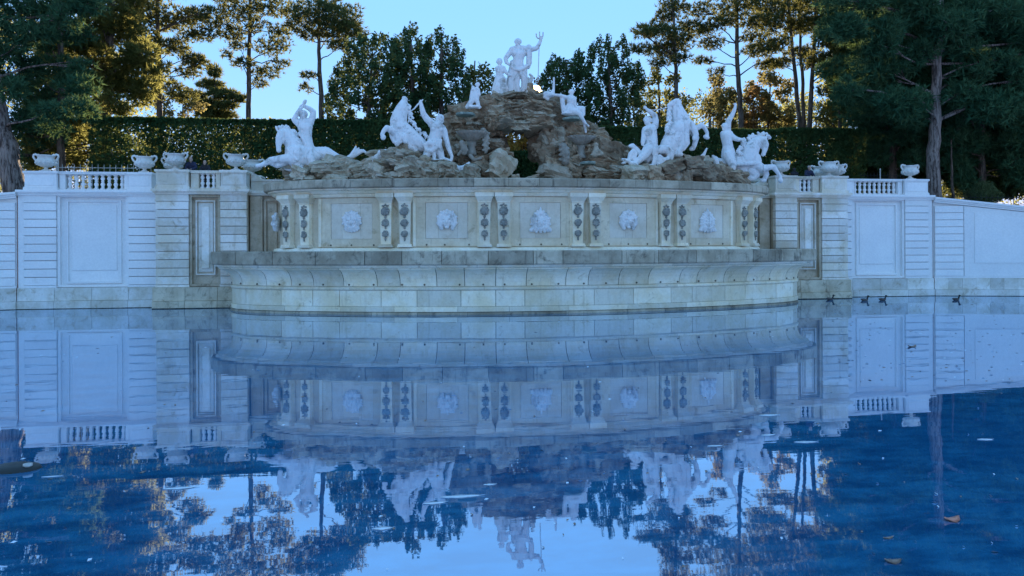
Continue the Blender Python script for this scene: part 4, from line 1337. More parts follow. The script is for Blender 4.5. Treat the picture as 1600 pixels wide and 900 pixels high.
# ---- summit: trident bearer, kneeling woman, cherub, reclining nymph
YS = -0.9
man = statue('trident_figure', 'tall marble bearded man at the summit with one arm raised to hold a trident', 'statue',
    head(617, 180, 38, 0, -0.25, True, 1.1) + [
    ('c', [(620, 215, 5, 26), (622, 240, 5, 32)]),
    ('c', [(556, 262, 5, 36), (625, 252, 5, 44), (705, 256, 5, 38)]),
    ('c', [(600, 300, 0, 56), (655, 300, 0, 54)]), ('e', 597, 300, -40, 36, 28, 20, 0), ('e', 655, 298, -40, 36, 28, 20, 0),
    ('c', [(628, 320, 0, 66), (622, 380, 0, 56), (622, 440, 0, 62)]),
    ('c', [(600, 470, -5, 48), (603, 560, -10, 40), (606, 640, -5, 30), (620, 700, -5, 27), (630, 752, -10, 17)]), ('e', 634, 768, -30, 24, 12, 36, 0),
    ('c', [(668, 470, 0, 48), (682, 560, -10, 38), (682, 610, -5, 30), (672, 680, 5, 26), (664, 735, 5, 18)]), ('e', 650, 745, -10, 30, 12, 30, 0),
    ('c', [(552, 268, 5, 32), (516, 310, 0, 29), (486, 352, -5, 25), (492, 396, -15, 20), (520, 420, -22, 15)]),
    ('c', [(715, 255, 5, 32), (765, 256, 0, 30), (815, 248, -5, 25), (845, 205, -10, 21), (866, 158, -12, 16)]),
    ('c', [(735, 232, 5, 30), (740, 310, 0, 32), (738, 400, 5, 32), (728, 450, 10, 22)]),
    ('c', [(560, 400, 20, 30), (548, 520, 25, 42), (540, 640, 25, 52), (535, 750, 25, 50)]), ('c', [(590, 520, 25, 40), (580, 660, 30, 50), (585, 750, 30, 40)]),
    ('c', [(555, 445, -30, 18), (590, 470, -55, 20), (630, 478, -60, 20), (672, 465, -50, 20), (705, 440, -30, 22)]),
    ('c', [(655, 470, -55, 14), (650, 520, -50, 12), (655, 545, -40, 8)]),
    ('c', [(690, 480, 15, 30), (700, 600, 20, 26), (692, 680, 20, 24)]),
    ] + hand(868, 140, 18, 0.2, -1, -12) + [('c', [(720 + i * 9, 232, -22, 8), (724 + i * 9, 330, -30, 9), (726 + i * 7, 430, -24, 8)]) for i in range(4)]
    + [('c', [(540 - i * 10 + 30, 450, -8, 8), (530 - i * 14 + 30, 600, -20, 10), (520 - i * 14 + 40, 745, -22, 12)]) for i in range(4)],
    CN, YS, None, 'marble', 0.024, 1)
part(man, 'trident', [('c', [(835, 605, 0, 6), (843, 350, -8, 6), (852, 120, -14, 6), (852, 68, -14, 7)]),
     ('c', [(815, 88, -14, 7), (818, 118, -14, 8), (832, 136, -14, 8), (852, 140, -14, 8), (874, 134, -14, 8), (888, 112, -14, 8), (890, 72, -14, 7)])], CN, YS, 'marbleold', 0.022, 1)
statue('kneeling_figure', 'marble woman in a pleated skirt kneeling beside the trident bearer', 'statue',
    head(418, 396, 33, 0, 0.2, False, 1.15) + [
    ('e', 418, 372, 15, 30, 22, 26, 0), ('c', [(420, 425, 5, 20), (424, 450, 5, 26)]), ('c', [(392, 462, 5, 24), (425, 458, 5, 34), (462, 462, 5, 26)]),
    ('c', [(425, 480, 0, 44), (425, 530, 0, 38), (420, 570, 0, 50)]), ('e', 410, 492, -30, 18, 18, 14, 0), ('e', 444, 492, -30, 18, 18, 14, 0),
    ('c', [(462, 468, 0, 24), (490, 505, -15, 20), (520, 535, -20, 16), (545, 540, -15, 13)]), ('c', [(394, 470, 0, 22), (396, 520, -15, 18), (420, 545, -35, 15)]),
    ('c', [(425, 585, 0, 62), (420, 650, 0, 78), (405, 710, 0, 78), (390, 760, 0, 60)]), ('c', [(455, 600, -30, 44), (470, 680, -30, 44), (460, 750, -20, 40)]), ('e', 400, 785, -10, 80, 22, 50, 0),
    ] + [('c', [(400 + i * 18, 570, -46, 9), (382 + i * 20, 650, -72, 11), (352 + i * 22, 760, -70, 12)]) for i in range(6)], CN, YS - 0.1, None, 'marble', 0.024, 1)
statue('cherub_figure', 'small marble cherub on a dolphin at the left shoulder of the grotto', 'statue',
    head(183, 640, 26, 0, 0.2) + head(132, 672, 20, 0, -0.2) + [
    ('c', [(178, 668, 0, 16), (170, 700, 0, 32), (165, 745, 0, 40), (160, 790, 0, 42)]), ('c', [(132, 700, 0, 26), (130, 750, 0, 34), (128, 800, 0, 40)]),
    ('c', [(150, 700, -10, 16), (130, 690, -25, 14)]), ('c', [(195, 705, 0, 15), (205, 750, -10, 13)]),
    ('c', [(170, 800, -15, 28), (190, 850, -20, 20), (200, 890, -20, 15)]), ('c', [(125, 810, -10, 30), (90, 850, -10, 26), (70, 880, -5, 24)]), ('e', 140, 880, 0, 90, 22, 50, 0)],
    CN, -2.7, None, 'marble', 0.024, 1)
statue('reclining_figure', 'marble nymph reclining on the right shoulder of the grotto, one leg hanging down', 'statue',
    head(703, 396, 16, 0, 0.3, False, 1.1) + [
    ('c', [(702, 411, 3, 9), (700, 422, 3, 13)]), ('c', [(680, 426, 3, 14), (700, 424, 3, 18), (718, 430, 3, 13)]), ('c', [(700, 438, 0, 24), (696, 465, 0, 21), (690, 490, 0, 27)]),
    ('c', [(676, 424, 0, 12), (648, 414, -4, 10), (620, 410, -8, 8), (600, 408, -8, 7)]), ('c', [(718, 434, 0, 12), (722, 462, 5, 9), (712, 485, 5, 8)]),
    ('c', [(692, 495, -5, 26), (722, 500, -15, 20), (748, 512, -18, 15), (762, 540, -18, 11), (778, 565, -18, 8), (795, 578, -20, 6)]), ('c', [(700, 490, 5, 24), (735, 488, 5, 21), (762, 484, 5, 16), (766, 515, 0, 12), (752, 530, -5, 9)]),
    ('c', [(652, 425, 5, 14), (656, 465, 5, 14), (662, 500, 0, 14)]), ('e', 690, 515, 0, 48, 10, 26, 5), ('c', [(772, 560, -8, 10), (776, 590, -8, 8), (780, 612, -8, 6)])]
    + [('c', [(668 + i * 8, 490, -24, 4), (664 + i * 9, 508, -26, 4)]) for i in range(5)], CG, -2.9, None, 'marble', 0.024, 1)
o = statue('water_jar_carving', 'marble jar with an upright spout under the nymph\'s outstretched arm', 'statue',
    [('e', 575, 408, 0, 30, 19, 20, 12), ('c', [(598, 408, 0, 15), (606, 380, 0, 7), (607, 340, 0, 6), (607, 318, 0, 6)]), ('c', [(560, 420, 0, 12), (575, 432, 0, 9)])], CG, -2.6, None, 'marble', 0.026, 2)
o = statue('dolphin_carving', 'pale marble dolphin curling beside the foot of the trident', 'statue',
    [('c', [(712, 700, 0, 28), (720, 650, 0, 32), (738, 615, 0, 28), (762, 590, 0, 20), (768, 545, 0, 14), (748, 530, 0, 14), (782, 560, 0, 11)]), ('e', 725, 715, -10, 40, 34, 30, 0), ('c', [(700, 745, 0, 26), (680, 748, 0, 16)]), ('e', 730, 572, 0, 22, 15, 18, 20)], CN, YS + 0.3, None, 'marbleold', 0.024, 1)

# ------------------------------------------------------------------ masks on the upper basin
def mask_mesh(kind):
    pr = [('e', 0, 0, 0, 36, 44, 20, 0), ('e', 0, 10, -16, 9, 16, 12, 0), ('e', -15, -6, -14, 12, 5, 8, -12), ('e', 15, -6, -14, 12, 5, 8, 12), ('e', -17, 10, -10, 13, 11, 9, 0), ('e', 17, 10, -10, 13, 11, 9, 0), ('e', 0, 28, -12, 16, 4, 6, 0), ('e', 0, 42, -6, 14, 10, 10, 0)]
    n = 15
    for i in range(n):
        a = math.pi * (-0.2 + 1.4 * i / (n - 1))
        rr = 50 + (6 if i % 2 else 0) + (10 if kind == 'leaf' and i in (6, 7, 8) else 0)
        pr.append(('c', [(math.cos(a) * 38, -math.sin(a) * 40, -4, 11), (math.cos(a) * rr, -math.sin(a) * rr, 0, 9)]))
    if kind in ('leaf', 'beard'):
        for i in range(7):
            a = math.pi * (0.1 + 0.8 * i / 6)
            sp = 1.35 if kind == 'leaf' else 1.0
            pr.append(('c', [(math.cos(a) * 28, 30 + math.sin(a) * 8, -6, 10), (math.cos(a) * 44 * sp, 40 + math.sin(a) * 22, 0, 9)]))
    if kind == 'leaf':
        pr += [('c', [(0, -46, -4, 14), (0, -66, -2, 9), (0, -80, 0, 5)])]
        for s in (-1, 1):
            pr += [('c', [(s * 36, 30, 0, 14), (s * 56, 52, 0, 12)])]
    if kind == 'round':
        pr += [('e', 0, -36, -10, 14, 14, 14, 0)]
        for s in (-1, 1):
            pr += [('c', [(s * 38, -10, 0, 16), (s * 44, 20, 0, 15), (s * 30, 48, 0, 12)])]
    return pr
def plain_carve(pr, voxel):
    V, Fs, n = [], [], 0
    for p in pr:
        if p[0] == 'c':
            for (a, b) in zip(p[1][:-1], p[1][1:]):
                for i in range(7):
                    u = i / 6
                    q = [a[j] * (1 - u) + b[j] * u for j in range(4)]
                    V.append(ICO_V * q[3] * 0.01 + np.array([q[0], q[2], -q[1]]) * 0.01); Fs.append(ICO_F + n); n += len(ICO_V)
        else:
            _, x, y, d, rx, ry, rd, rot = p
            c, s = math.cos(-R(rot)), math.sin(-R(rot))
            q = ICO_V * np.array([rx, rd, ry]) * 0.01
            q = np.stack([q[:, 0] * c - q[:, 2] * s, q[:, 1], q[:, 0] * s + q[:, 2] * c], 1)
            V.append(q + np.array([x, d, -y]) * 0.01); Fs.append(ICO_F + n); n += len(ICO_V)
    me = bpy.data.meshes.new('mask')
    me.from_pydata(np.concatenate(V).tolist(), [], np.concatenate(Fs).tolist())
    o = bpy.data.objects.new('tmp', me); COL.objects.link(o)
    md = o.modifiers.new('r', 'REMESH'); md.mode = 'VOXEL'; md.voxel_size = voxel
    ms = o.modifiers.new('s', 'SMOOTH'); ms.factor = 0.5; ms.iterations = 1
    out = bpy.data.meshes.new_from_object(o.evaluated_get(bpy.context.evaluated_depsgraph_get()))
    bpy.data.objects.remove(o)
    out.shade_smooth()
    out.name = 'mask'
    return out
MASKS = {k: plain_carve(mask_mesh(k), 0.022) for k in ('beard', 'round', 'leaf')}
for mx, kd, dz in ((-9.25, 'beard', 0), (-4.6, 'round', 0), (0, 'leaf', -0.08), (4.6, 'round', 0), (9.25, 'leaf', -0.05)):
    p, a = on_wall(mx)
    o = link('mask', MASKS[kd], M['marble'], ub, (p.x, p.y - 0.1, 4.5 + dz))
    o.rotation_euler.z = a
    o.scale = (0.86, 1, 0.86) if kd == 'round' else (0.85, 1, 0.85)
p, a = on_wall(-13.1)
o = link('mask', MASKS['round'], M['marble'], ub, (AX - 13.28, -2.3, 4.5)); o.rotation_euler.z = -math.pi / 2; o.scale = (0.8, 1, 0.8)

# ------------------------------------------------------------------ the rocks
def rock_mesh(seed):
    bm = bmesh.new()
    bmesh.ops.create_cube(bm, size=2.0)
    bmesh.ops.subdivide_edges(bm, edges=bm.edges[:], cuts=6, use_grid_fill=True)
    off = Vector((seed * 3.7, seed * 1.9, seed * 5.3))
    for v in bm.verts:
        q = v.co.copy()
        q2 = q.normalized() * 1.25
        q = q.lerp(q2, 0.42)
        n1 = noise.noise(q * 0.9 + off); n2 = noise.noise(q * 2.3 + off * 2); n3 = noise.noise(q * 5 + off)
        q *= 1 + 0.34 * n1 + 0.24 * n2 + 0.12 * n3
        led = math.sin(q.z * 7.5 + 2.2 * noise.noise(q * 1.1 + off) + seed)      # beds standing proud of one another
        k_ = 1 + 0.05 * (1 if led > 0.1 else -1)
        q.x *= k_; q.y *= k_
        q.z += 0.08 * math.sin(q.x * 3 + seed)
        q += Vector((noise.noise(q * 8 + off), noise.noise(q * 8 - off), noise.noise(q * 7 + off * 3))) * 0.06
        v.co = q * 0.5
    me = bpy.data.meshes.new('rock')
    bm.to_mesh(me); bm.free()
    return me
ROCKS = {}
for mk in ('rock', 'rockpale'):
    ROCKS[mk] = [rock_mesh(i + (0 if mk == 'rock' else 40)) for i in range(9)]
    for r_ in ROCKS[mk]:
        r_.materials.append(M[mk])

def put_rock(parent, px, py, w, h, Y, dep, mk='rock', tilt=0.0, rz=None):
    k = 1.0 / ppm(Y, px)
    c = at(px, py, Y)
    o = link('rock', rnd.choice(ROCKS[mk]), None, parent, c)
    o.scale = (w * k * 1.1, dep, h * k * 1.2)
    o.rotation_euler = (rnd.uniform(-0.2, 0.2), tilt + rnd.choice((rnd.uniform(-0.12, 0.12), rnd.uniform(-0.45, 0.45))), rnd.uniform(-0.35, 0.35) if rz is None else rz)
    return o

def mound(parent, poly, hole, sx_, sy_, yfun, w, h, dep, mk='rock', layers=1, lstep=1.2, pale=0.2):
    xs = [p[0] for p in poly]; ys = [p[1] for p in poly]
    for lay in range(layers):
        s = 1.0 if lay == 0 else 1.5
        y = max(ys) - sy_ * 0.3 * s
        row = 0
        while y > min(ys):
            x = min(xs) + (row % 2) * sx_ * 0.5 * s
            while x < max(xs):
                a, b = x + rnd.uniform(-0.3, 0.3) * sx_, y + rnd.uniform(-0.25, 0.25) * sy_
                if in_poly(a, b, poly) and not (hole and in_poly(a, b, hole)):
                    put_rock(parent, a, b, w * s * rnd.uniform(0.6, 1.35), h * s * rnd.choice((rnd.uniform(0.7, 1.15), rnd.uniform(1.2, 1.9))), yfun(a, b) + lay * lstep + rnd.uniform(-0.4, 0.4), dep * rnd.uniform(0.8, 1.3),
                             'rockpale' if rnd.random() < pale else mk)
                x += sx_ * s
            y -= sy_ * s
            row += 1
GR = thing('rock_grotto', 'high grotto of stacked brown rocks with an arch under the summit figures', 'rocks', at(815, 279, -3))
HOLE = [(776, 290), (776, 232), (782, 203), (796, 192), (838, 192), (850, 208), (848, 240), (858, 262), (858, 290)]
mound(GR, [(700, 281), (702, 240), (700, 215), (712, 203), (715, 182), (735, 170), (765, 166), (780, 160), (825, 162), (852, 168), (875, 176), (900, 190), (924, 204), (930, 281)], HOLE,
      19, 11, lambda x, y: -3.6 + (281 - y) / 128 * 2.3 + 0.00008 * (x - 815) ** 2, 25, 14, 1.5, 'rock', 2, 1.3, 0.12)
mound(GR, [(772, 200), (774, 172), (782, 162), (826, 161), (852, 168), (856, 200)], None, 21, 9.5, lambda x, y: -2.6 + (200 - y) / 40 * 0.9, 27, 12, 1.7, 'rock', 1, 1.0, 0.3)
for x, y, w_, h_ in ((792, 154, 26, 9), (815, 153, 24, 8), (833, 156, 22, 8), (778, 158, 22, 9)):
    put_rock(GR, x, y, w_, h_, -1.2, 1.8, 'rockpale', 0, 0)
put_rock(GR, 781, 262, 34, 36, -4.1, 1.3, 'rockpale', 0.5, 0.2)
put_rock(GR, 866, 272, 40, 22, -4.2, 1.3, 'rockpale', -0.2, 0.1)
put_rock(GR, 806, 276, 10, 6, -4.6, 0.4, 'rockpale'); put_rock(GR, 832, 277, 18, 4, -4.7, 0.4, 'rockpale')
RS = thing('rock_slope', 'long slanting rock falling from the grotto towards the right horses', 'rocks', at(950, 279, -3))
mound(RS, [(912, 281), (915, 215), (932, 205), (950, 217), (985, 243), (998, 262), (998, 281)], None, 21, 11, lambda x, y: -3.4 + (281 - y) / 75 * 1.2, 32, 13, 1.3, 'rock', 2, 1.1, 0.35)
LM = thing('rock_mound', 'layered pale rock mound under the rearing left horse', 'rocks', at(655, 279, -4))
mound(LM, [(582, 282), (588, 260), (604, 247), (620, 234), (640, 234), (652, 252), (690, 257), (742, 270), (742, 282)], None, 20, 10, lambda x, y: -4.7 + (282 - y) / 50 * 0.7, 27, 13, 1.3, 'rockpale', 2, 1.0, 0.5)
LL = thing('rock_ledge', 'low pale rock ledge under the plunging horse of the club rider', 'rocks', at(520, 279, -3))
mound(LL, [(438, 284), (452, 268), (500, 258), (540, 252), (586, 254), (590, 284)], None, 21, 10, lambda x, y: -3.9 + abs(x - 590) * 0.004, 28, 13, 1.2, 'rockpale', 2, 0.9, 0.5)
RL = thing('rock_ledge', 'brown rock ledge under the tossing horse right of the grotto', 'rocks', at(1050, 279, -4))
mound(RL, [(985, 282), (988, 268), (1030, 266), (1052, 254), (1085, 251), (1100, 256), (1112, 264), (1115, 282)], None, 20, 10, lambda x, y: -4.6, 27, 14, 1.2, 'rock', 2, 0.9, 0.4)
RR = thing('rock_ledge', 'low grey rock ledge under the stepping horse of the right rider', 'rocks', at(1130, 279, -3))
mound(RR, [(1095, 284), (1098, 262), (1112, 252), (1124, 268), (1150, 278), (1170, 286)], None, 18, 10, lambda x, y: -3.8, 25, 13, 1.2, 'rock', 2, 0.8, 0.4)

# fluted shell basins on the face of the grotto
def shell_basin(label, px, py, wpx, Y):
    c = at(px, py, Y)
    r = wpx / 2 / ppm(Y, px)
    t = thing('shell_basin', label, 'basin', c - Vector((0, 0, r * 1.4)), 'fluted shell basins on the grotto face')
    m = MB()
    n = 33
    vs, fs = [], []
    prof = [(0.12, -0.62), (0.25, -0.58), (0.55, -0.38), (0.82, -0.14), (1.0, 0.02), (0.94, 0.03), (0.72, -0.12), (0.3, -0.4)]
    for rr, z in prof:
        for k in range(n):
            a = math.pi + math.pi * k / (n - 1)
            fl_ = 1 + (0.055 if k % 4 in (1, 2) else -0.03) * min(1, rr * 1.3)
            vs.append((c.x + r * rr * fl_ * math.cos(a), c.y + r * rr * fl_ * math.sin(a) * 0.9, c.z + r * z))
    for i in range(len(prof) - 1):
        for k in range(n - 1):
            fs.append((i * n + k, i * n + k + 1, (i + 1) * n + k + 1, (i + 1) * n + k))
    m.add(vs, fs)
    m.build('bowl', M['shellstone'], t, True)
    m = MB(); m.lathe([(r * 0.34, -r * 1.45), (r * 0.28, -r * 1.2), (r * 0.22, -r * 0.9), (r * 0.3, -r * 0.6)], 14, (c.x, c.y, c.z)); m.build('stem', M['shellstone'], t, True)
    return t
shell_basin('fluted stone shell basin on the left face of the grotto', 737, 207, 50, -3.7)
shell_basin('fluted stone shell basin on the right face of the grotto', 908, 214, 46, -3.3)
statue('carved_group', 'weathered small carved cherub under the left shell basin', 'carving', head(845, 470, 26, 0, -0.5) + [('c', [(850, 495, 0, 24), (865, 540, 0, 34), (870, 570, 0, 30)]), ('c', [(880, 500, 0, 16), (900, 545, -10, 14)]), ('c', [(835, 560, -10, 18), (810, 590, -10, 14)]), ('c', [(930, 600, 0, 22), (970, 640, 0, 24), (1040, 620, 0, 20), (1080, 610, 0, 12)])], (590, 150, 6.43), -4.1, None, 'shellstone', 0.03, 2)
statue('carved_group', 'hanging carved cluster of masks between left shell basin and arch', 'carving', [('c', [(1060, 345, 0, 30), (1090, 400, -5, 34), (1085, 470, -5, 30), (1090, 530, -5, 28), (1085, 565, 0, 20)])] + [('e', 1060 + (i % 3) * 28, 340 + i * 17, -24, 16, 15, 14, 0) for i in range(13)], (590, 150, 6.43), -3.6, None, 'shellstone', 0.03, 1)
statue('carved_group', 'yellowish seated carved figure under the right shell basin', 'carving', head(570, 545, 22, 0, 0.2) + [('c', [(570, 565, 0, 22), (572, 600, 0, 32), (560, 622, 0, 34)]), ('c', [(590, 590, -10, 16), (620, 620, -15, 18)]), ('e', 570, 632, 0, 66, 10, 30, 0)], (830, 130, 5.62), -3.9, None, 'rockpale', 0.03, 2)
statue('carved_group', 'carved mask column right of the arch', 'carving', [('c', [(280, 560, 0, 40), (300, 620, -5, 44), (300, 690, 0, 36)])] + [('e', 255 + (i % 3) * 34, 545 + i * 14, -30, 16, 15, 14, 0) for i in range(11)], (830, 130, 5.62), -3.7, None, 'shellstone', 0.03, 1)
for lab, px, py, w_, Yp in (('flat verdigris slab under the cherub group', 727, 179, 30, -3.2), ('flat verdigris slab under the reclining nymph', 893, 186, 26, -3.2), ('pale slab ledge low on the right grotto face', 919, 255, 24, -4.2), ('pale slab ledge low on the left grotto face', 738, 259, 12, -4.4)):
    c = at(px, py, Yp); hw = w_ / 2 / ppm(Yp, px)
    m = MB()
    n = 14
    ring_ = [(hw * (1 + rnd.uniform(-.12, .12)) * math.cos(2 * math.pi * i / n), 0.5 * (1 + rnd.uniform(-.15, .15)) * math.sin(2 * math.pi * i / n)) for i in range(n)]
    m.add([(x, y, -0.06) for x, y in ring_] + [(x * 1.04, y * 1.04, 0.03) for x, y in ring_] + [(x * 0.95, y * 0.95, 0.06) for x, y in ring_],
          [(i, (i + 1) % n, n + (i + 1) % n, n + i) for i in range(n)] + [(n + i, n + (i + 1) % n, 2 * n + (i + 1) % n, 2 * n + i) for i in range(n)] + [tuple(reversed(range(n))), tuple(range(2 * n, 3 * n))])
    tag(m.build('stone_slab', M['greenstone'], None, False, c), lab, 'slab')

# ------------------------------------------------------------------ people leaning on the balustrades
M['skin'] = plain('skin', (0.42, 0.26, 0.19), 0.6, 0, 0.1, 8)
M['navy'] = plain('navy_jacket', (0.012, 0.016, 0.045), 0.8, 0, 0.3, 10)
M['black'] = plain('black_coat', (0.010, 0.010, 0.016), 0.8, 0, 0.3, 10)
M['jean'] = plain('dark_trousers', (0.03, 0.035, 0.06), 0.85, 0, 0.2, 10)
M['hair_brown'] = plain('brown_hair', (0.06, 0.035, 0.02), 0.7, 0, 0.3, 20)
M['hair_grey'] = plain('grey_hair', (0.42, 0.40, 0.38), 0.7, 0, 0.2, 20)
M['hair_dark'] = plain('dark_hair', (0.015, 0.012, 0.010), 0.7, 0, 0.3, 20)

def person(label, x, y, z, hgt, coat, hair, lean=0.15, rz=0.0, long_hair=False):
    """figure leaning forward with forearms on the rail; built at 1.75 m, then scaled"""
    s = hgt / 1.75
    def cv(pr, vox=0.018, sm=2):
        V, Fs, n = [], [], 0
        for p in pr:
            pts = p
            for (a, b) in zip(pts[:-1], pts[1:]):
                L = math.dist(a[:3], b[:3]); m_ = max(1, int(L / (0.4 * min(a[3], b[3]))))
                for i in range(m_ + 1):
                    u = i / m_
                    q = [a[j] * (1 - u) + b[j] * u for j in range(4)]
                    sq = 1.0
                    V.append(ICO_V * q[3] + np.array(q[:3])); Fs.append(ICO_F + n); n += len(ICO_V)
        me = bpy.data.meshes.new('b'); me.from_pydata((np.concatenate(V) * s).tolist(), [], np.concatenate(Fs).tolist())
        o = bpy.data.objects.new('tmp', me); COL.objects.link(o)
        md = o.modifiers.new('r', 'REMESH'); md.mode = 'VOXEL'; md.voxel_size = vox
        ms = o.modifiers.new('s', 'SMOOTH'); ms.factor = 0.5; ms.iterations = sm
        out = bpy.data.meshes.new_from_object(o.evaluated_get(bpy.context.evaluated_depsgraph_get()))
        bpy.data.objects.remove(o); out.shade_smooth()
        return out
    hx, hy, hz = 0.0, -lean - 0.05, 1.60
    arms = []
    for sx in (-1, 1):
        arms.append([(sx * 0.19, -lean * 0.8, 1.38, 0.062), (sx * 0.26, -lean - 0.06, 1.16, 0.052), (sx * 0.14, -lean - 0.32, 1.07, 0.042)])
    body = [[(hx, hy, hz - 0.02, 0.085), (hx, hy - 0.01, hz + 0.05, 0.09)], [(hx, hy - 0.03, hz - 0.09, 0.06), (hx, hy - 0.02, hz, 0.07)], [(hx, hy - 0.095, hz - 0.01, 0.016), (hx, hy - 0.112, hz - 0.04, 0.02)],
            [(-0.082, hy, hz, 0.02), (-0.088, hy, hz - 0.04, 0.018)], [(0.082, hy, hz, 0.02), (0.088, hy, hz - 0.04, 0.018)],
            [(0, hy + 0.03, hz - 0.1, 0.055), (0, -lean * 0.8, 1.4, 0.06), (0, -lean * 0.4, 1.15, 0.1), (0, 0, 0.95, 0.12)],
            ] + [[(sx * 0.09, 0, 0.92, 0.085), (sx * 0.10, 0.01, 0.5, 0.058), (sx * 0.10, 0.02, 0.09, 0.042), (sx * 0.10, -0.12, 0.045, 0.04)] for sx in (-1, 1)] + arms
    for sx in (-1, 1):
        bx, by = sx * 0.14, -lean - 0.32
        body.append([(bx, by, 1.07, 0.036), (bx - sx * 0.05, by - 0.05, 1.06, 0.034)])
        for i, ln in enumerate((0.06, 0.075, 0.07, 0.055)):
            yy = by - 0.02 - 0.018 * i
            body.append([(bx - sx * 0.06, yy, 1.065, 0.0095), (bx - sx * (0.06 + ln), yy - 0.012, 1.045, 0.008)])
        body.append([(bx - sx * 0.02, by + 0.02, 1.075, 0.011), (bx - sx * 0.06, by + 0.035, 1.085, 0.009)])
    me = cv(body)
    o = link('person', me, M['skin'], None, (x, y, z))
    o.rotation_euler.z = rz
    tag(o, label, 'person', 'visitors leaning on the balustrades')
    coat_p = [[(-0.15, -lean * 0.8, 1.41, 0.075), (0.15, -lean * 0.8, 1.41, 0.075)], [(-0.1, -lean * 0.7, 1.3, 0.125), (0.1, -lean * 0.7, 1.3, 0.125)], [(-0.08, -lean * 0.35, 1.1, 0.13), (0.08, -lean * 0.35, 1.1, 0.13)], [(-0.09, 0, 0.88, 0.135), (0.09, 0, 0.88, 0.135)],
              [(0, -lean * 0.7, 1.25, 0.12), (0, 0, 0.86, 0.13)], [(-0.05, -lean * 0.9, 1.46, 0.06), (0.05, -lean * 0.9, 1.46, 0.06)]] + [[(q[0], q[1], q[2], q[3] + 0.022) for q in a] for a in arms]
    c = link('jacket', cv(coat_p), M[coat], None); c.parent = o
    tr = [[(sx * 0.085, 0, 0.9, 0.105), (sx * 0.10, 0.01, 0.5, 0.075), (sx * 0.10, 0.02, 0.1, 0.06)] for sx in (-1, 1)]
    c = link('trousers', cv(tr), M['jean'], None); c.parent = o
    hr = [[(-0.04, hy + 0.02, hz + 0.075, 0.07), (0.04, hy + 0.02, hz + 0.075, 0.07)], [(0, hy + 0.045, hz + 0.03, 0.075), (0, hy + 0.05, hz - 0.04 - (0.2 if long_hair else 0), 0.06)]]
    if long_hair:
        hr += [[(sx * 0.07, hy + 0.01, hz + 0.04, 0.035), (sx * 0.08, hy + 0.0, hz - 0.18, 0.03)] for sx in (-1, 1)]
    c = link('hair', cv(hr, 0.016), M[hair], None); c.parent = o
    return o
yr = YB + 0.95
a = at(300, 262, yr); person('man in a navy jacket leaning on the short left balustrade', a.x, yr, 6.30, 1.80, 'navy', 'hair_brown')
a = at(322, 264, yr); person('dark-haired person in a black coat bent low over the short left balustrade', a.x, yr, 6.30, 1.62, 'black', 'hair_dark', 0.22, 0, True)
a = at(1262, 264, yr); person('grey-haired man in a navy coat at the short right balustrade', a.x, yr, 6.30, 1.72, 'navy', 'hair_grey')
a = at(1242, 264, yr + 0.5); person('person in a black coat turned away beside the right inner urn', a.x, yr + 0.5, 6.30, 1.66, 'black', 'hair_dark', 0.05, math.pi, True)
# ------------------------------------------------------------------ trees
def rand_unit(n):
    v = NR.normal(size=(n, 3))
    return v / np.linalg.norm(v, axis=1, keepdims=True)

def leaf_cards(pts, size, flat=0.0):
    n = len(pts)
    u = rand_unit(n)
    w = rand_unit(n)
    v = np.cross(u, w)
    v /= np.linalg.norm(v, axis=1, keepdims=True) + 1e-9
    s = (size * NR.uniform(0.6, 1.3, n))[:, None]
    q = np.empty((n, 4, 3))
    q[:, 0] = pts - u * s * 0.5
    q[:, 1] = pts + v * s * 0.28
    q[:, 2] = pts + u * s * 0.5
    q[:, 3] = pts - v * s * 0.28
    return q.reshape(-1, 3)

def needle_tufts(pts, dirs, size, k=7, wid=0.11):
    n = len(pts)
    out = np.empty((n, k, 3, 3))
    for i in range(k):
        d = dirs + rand_unit(n) * 0.95
        d /= np.linalg.norm(d, axis=1, keepdims=True) + 1e-9
        side_ = np.cross(d, rand_unit(n))
        side_ /= np.linalg.norm(side_, axis=1, keepdims=True) + 1e-9
        s = (size * NR.uniform(0.65, 1.25, n))[:, None]
        out[:, i, 0] = pts + side_ * s * wid
        out[:, i, 1] = pts - side_ * s * wid
        out[:, i, 2] = pts + d * s
    return out.reshape(-1, 3)

def fill(poly, step, jitter=0.45):
    xs = [p[0] for p in poly]; ys = [p[1] for p in poly]
    out = []
    y = min(ys) + step * 0.3
    r = 0
    while y < max(ys):
        x = min(xs) + (step * 0.5 if r % 2 else 0)
        while x < max(xs):
            a, b = x + rnd.uniform(-jitter, jitter) * step, y + rnd.uniform(-jitter, jitter) * step
            if in_poly(a, b, poly):
                out.append((a, b))
            x += step
        y += step * 0.8
        r += 1
    return out

def pad_points(c, rx, ry, rz, n, droop=0.0):
    """points through a clump: most of them near its skin"""
    v = rand_unit(n)
    rad = NR.uniform(0.0, 1.0, n) ** 0.40
    lump = 1 + 0.25 * np.sin(v[:, 0] * 5 + c[0] * 3) * np.cos(v[:, 2] * 4 + c[2])
    p = v * (rad * lump)[:, None] * np.array([rx, rz, ry])
    return p + np.array(c), v

def bezier(a, b, sag, n=5):
    pts = []
    mid = (a + b) / 2 + Vector((0, 0, sag))
    for i in range(n + 1):
        u = i / n
        pts.append(a * (1 - u) ** 2 + mid * 2 * u * (1 - u) + b * u * u)
    return pts

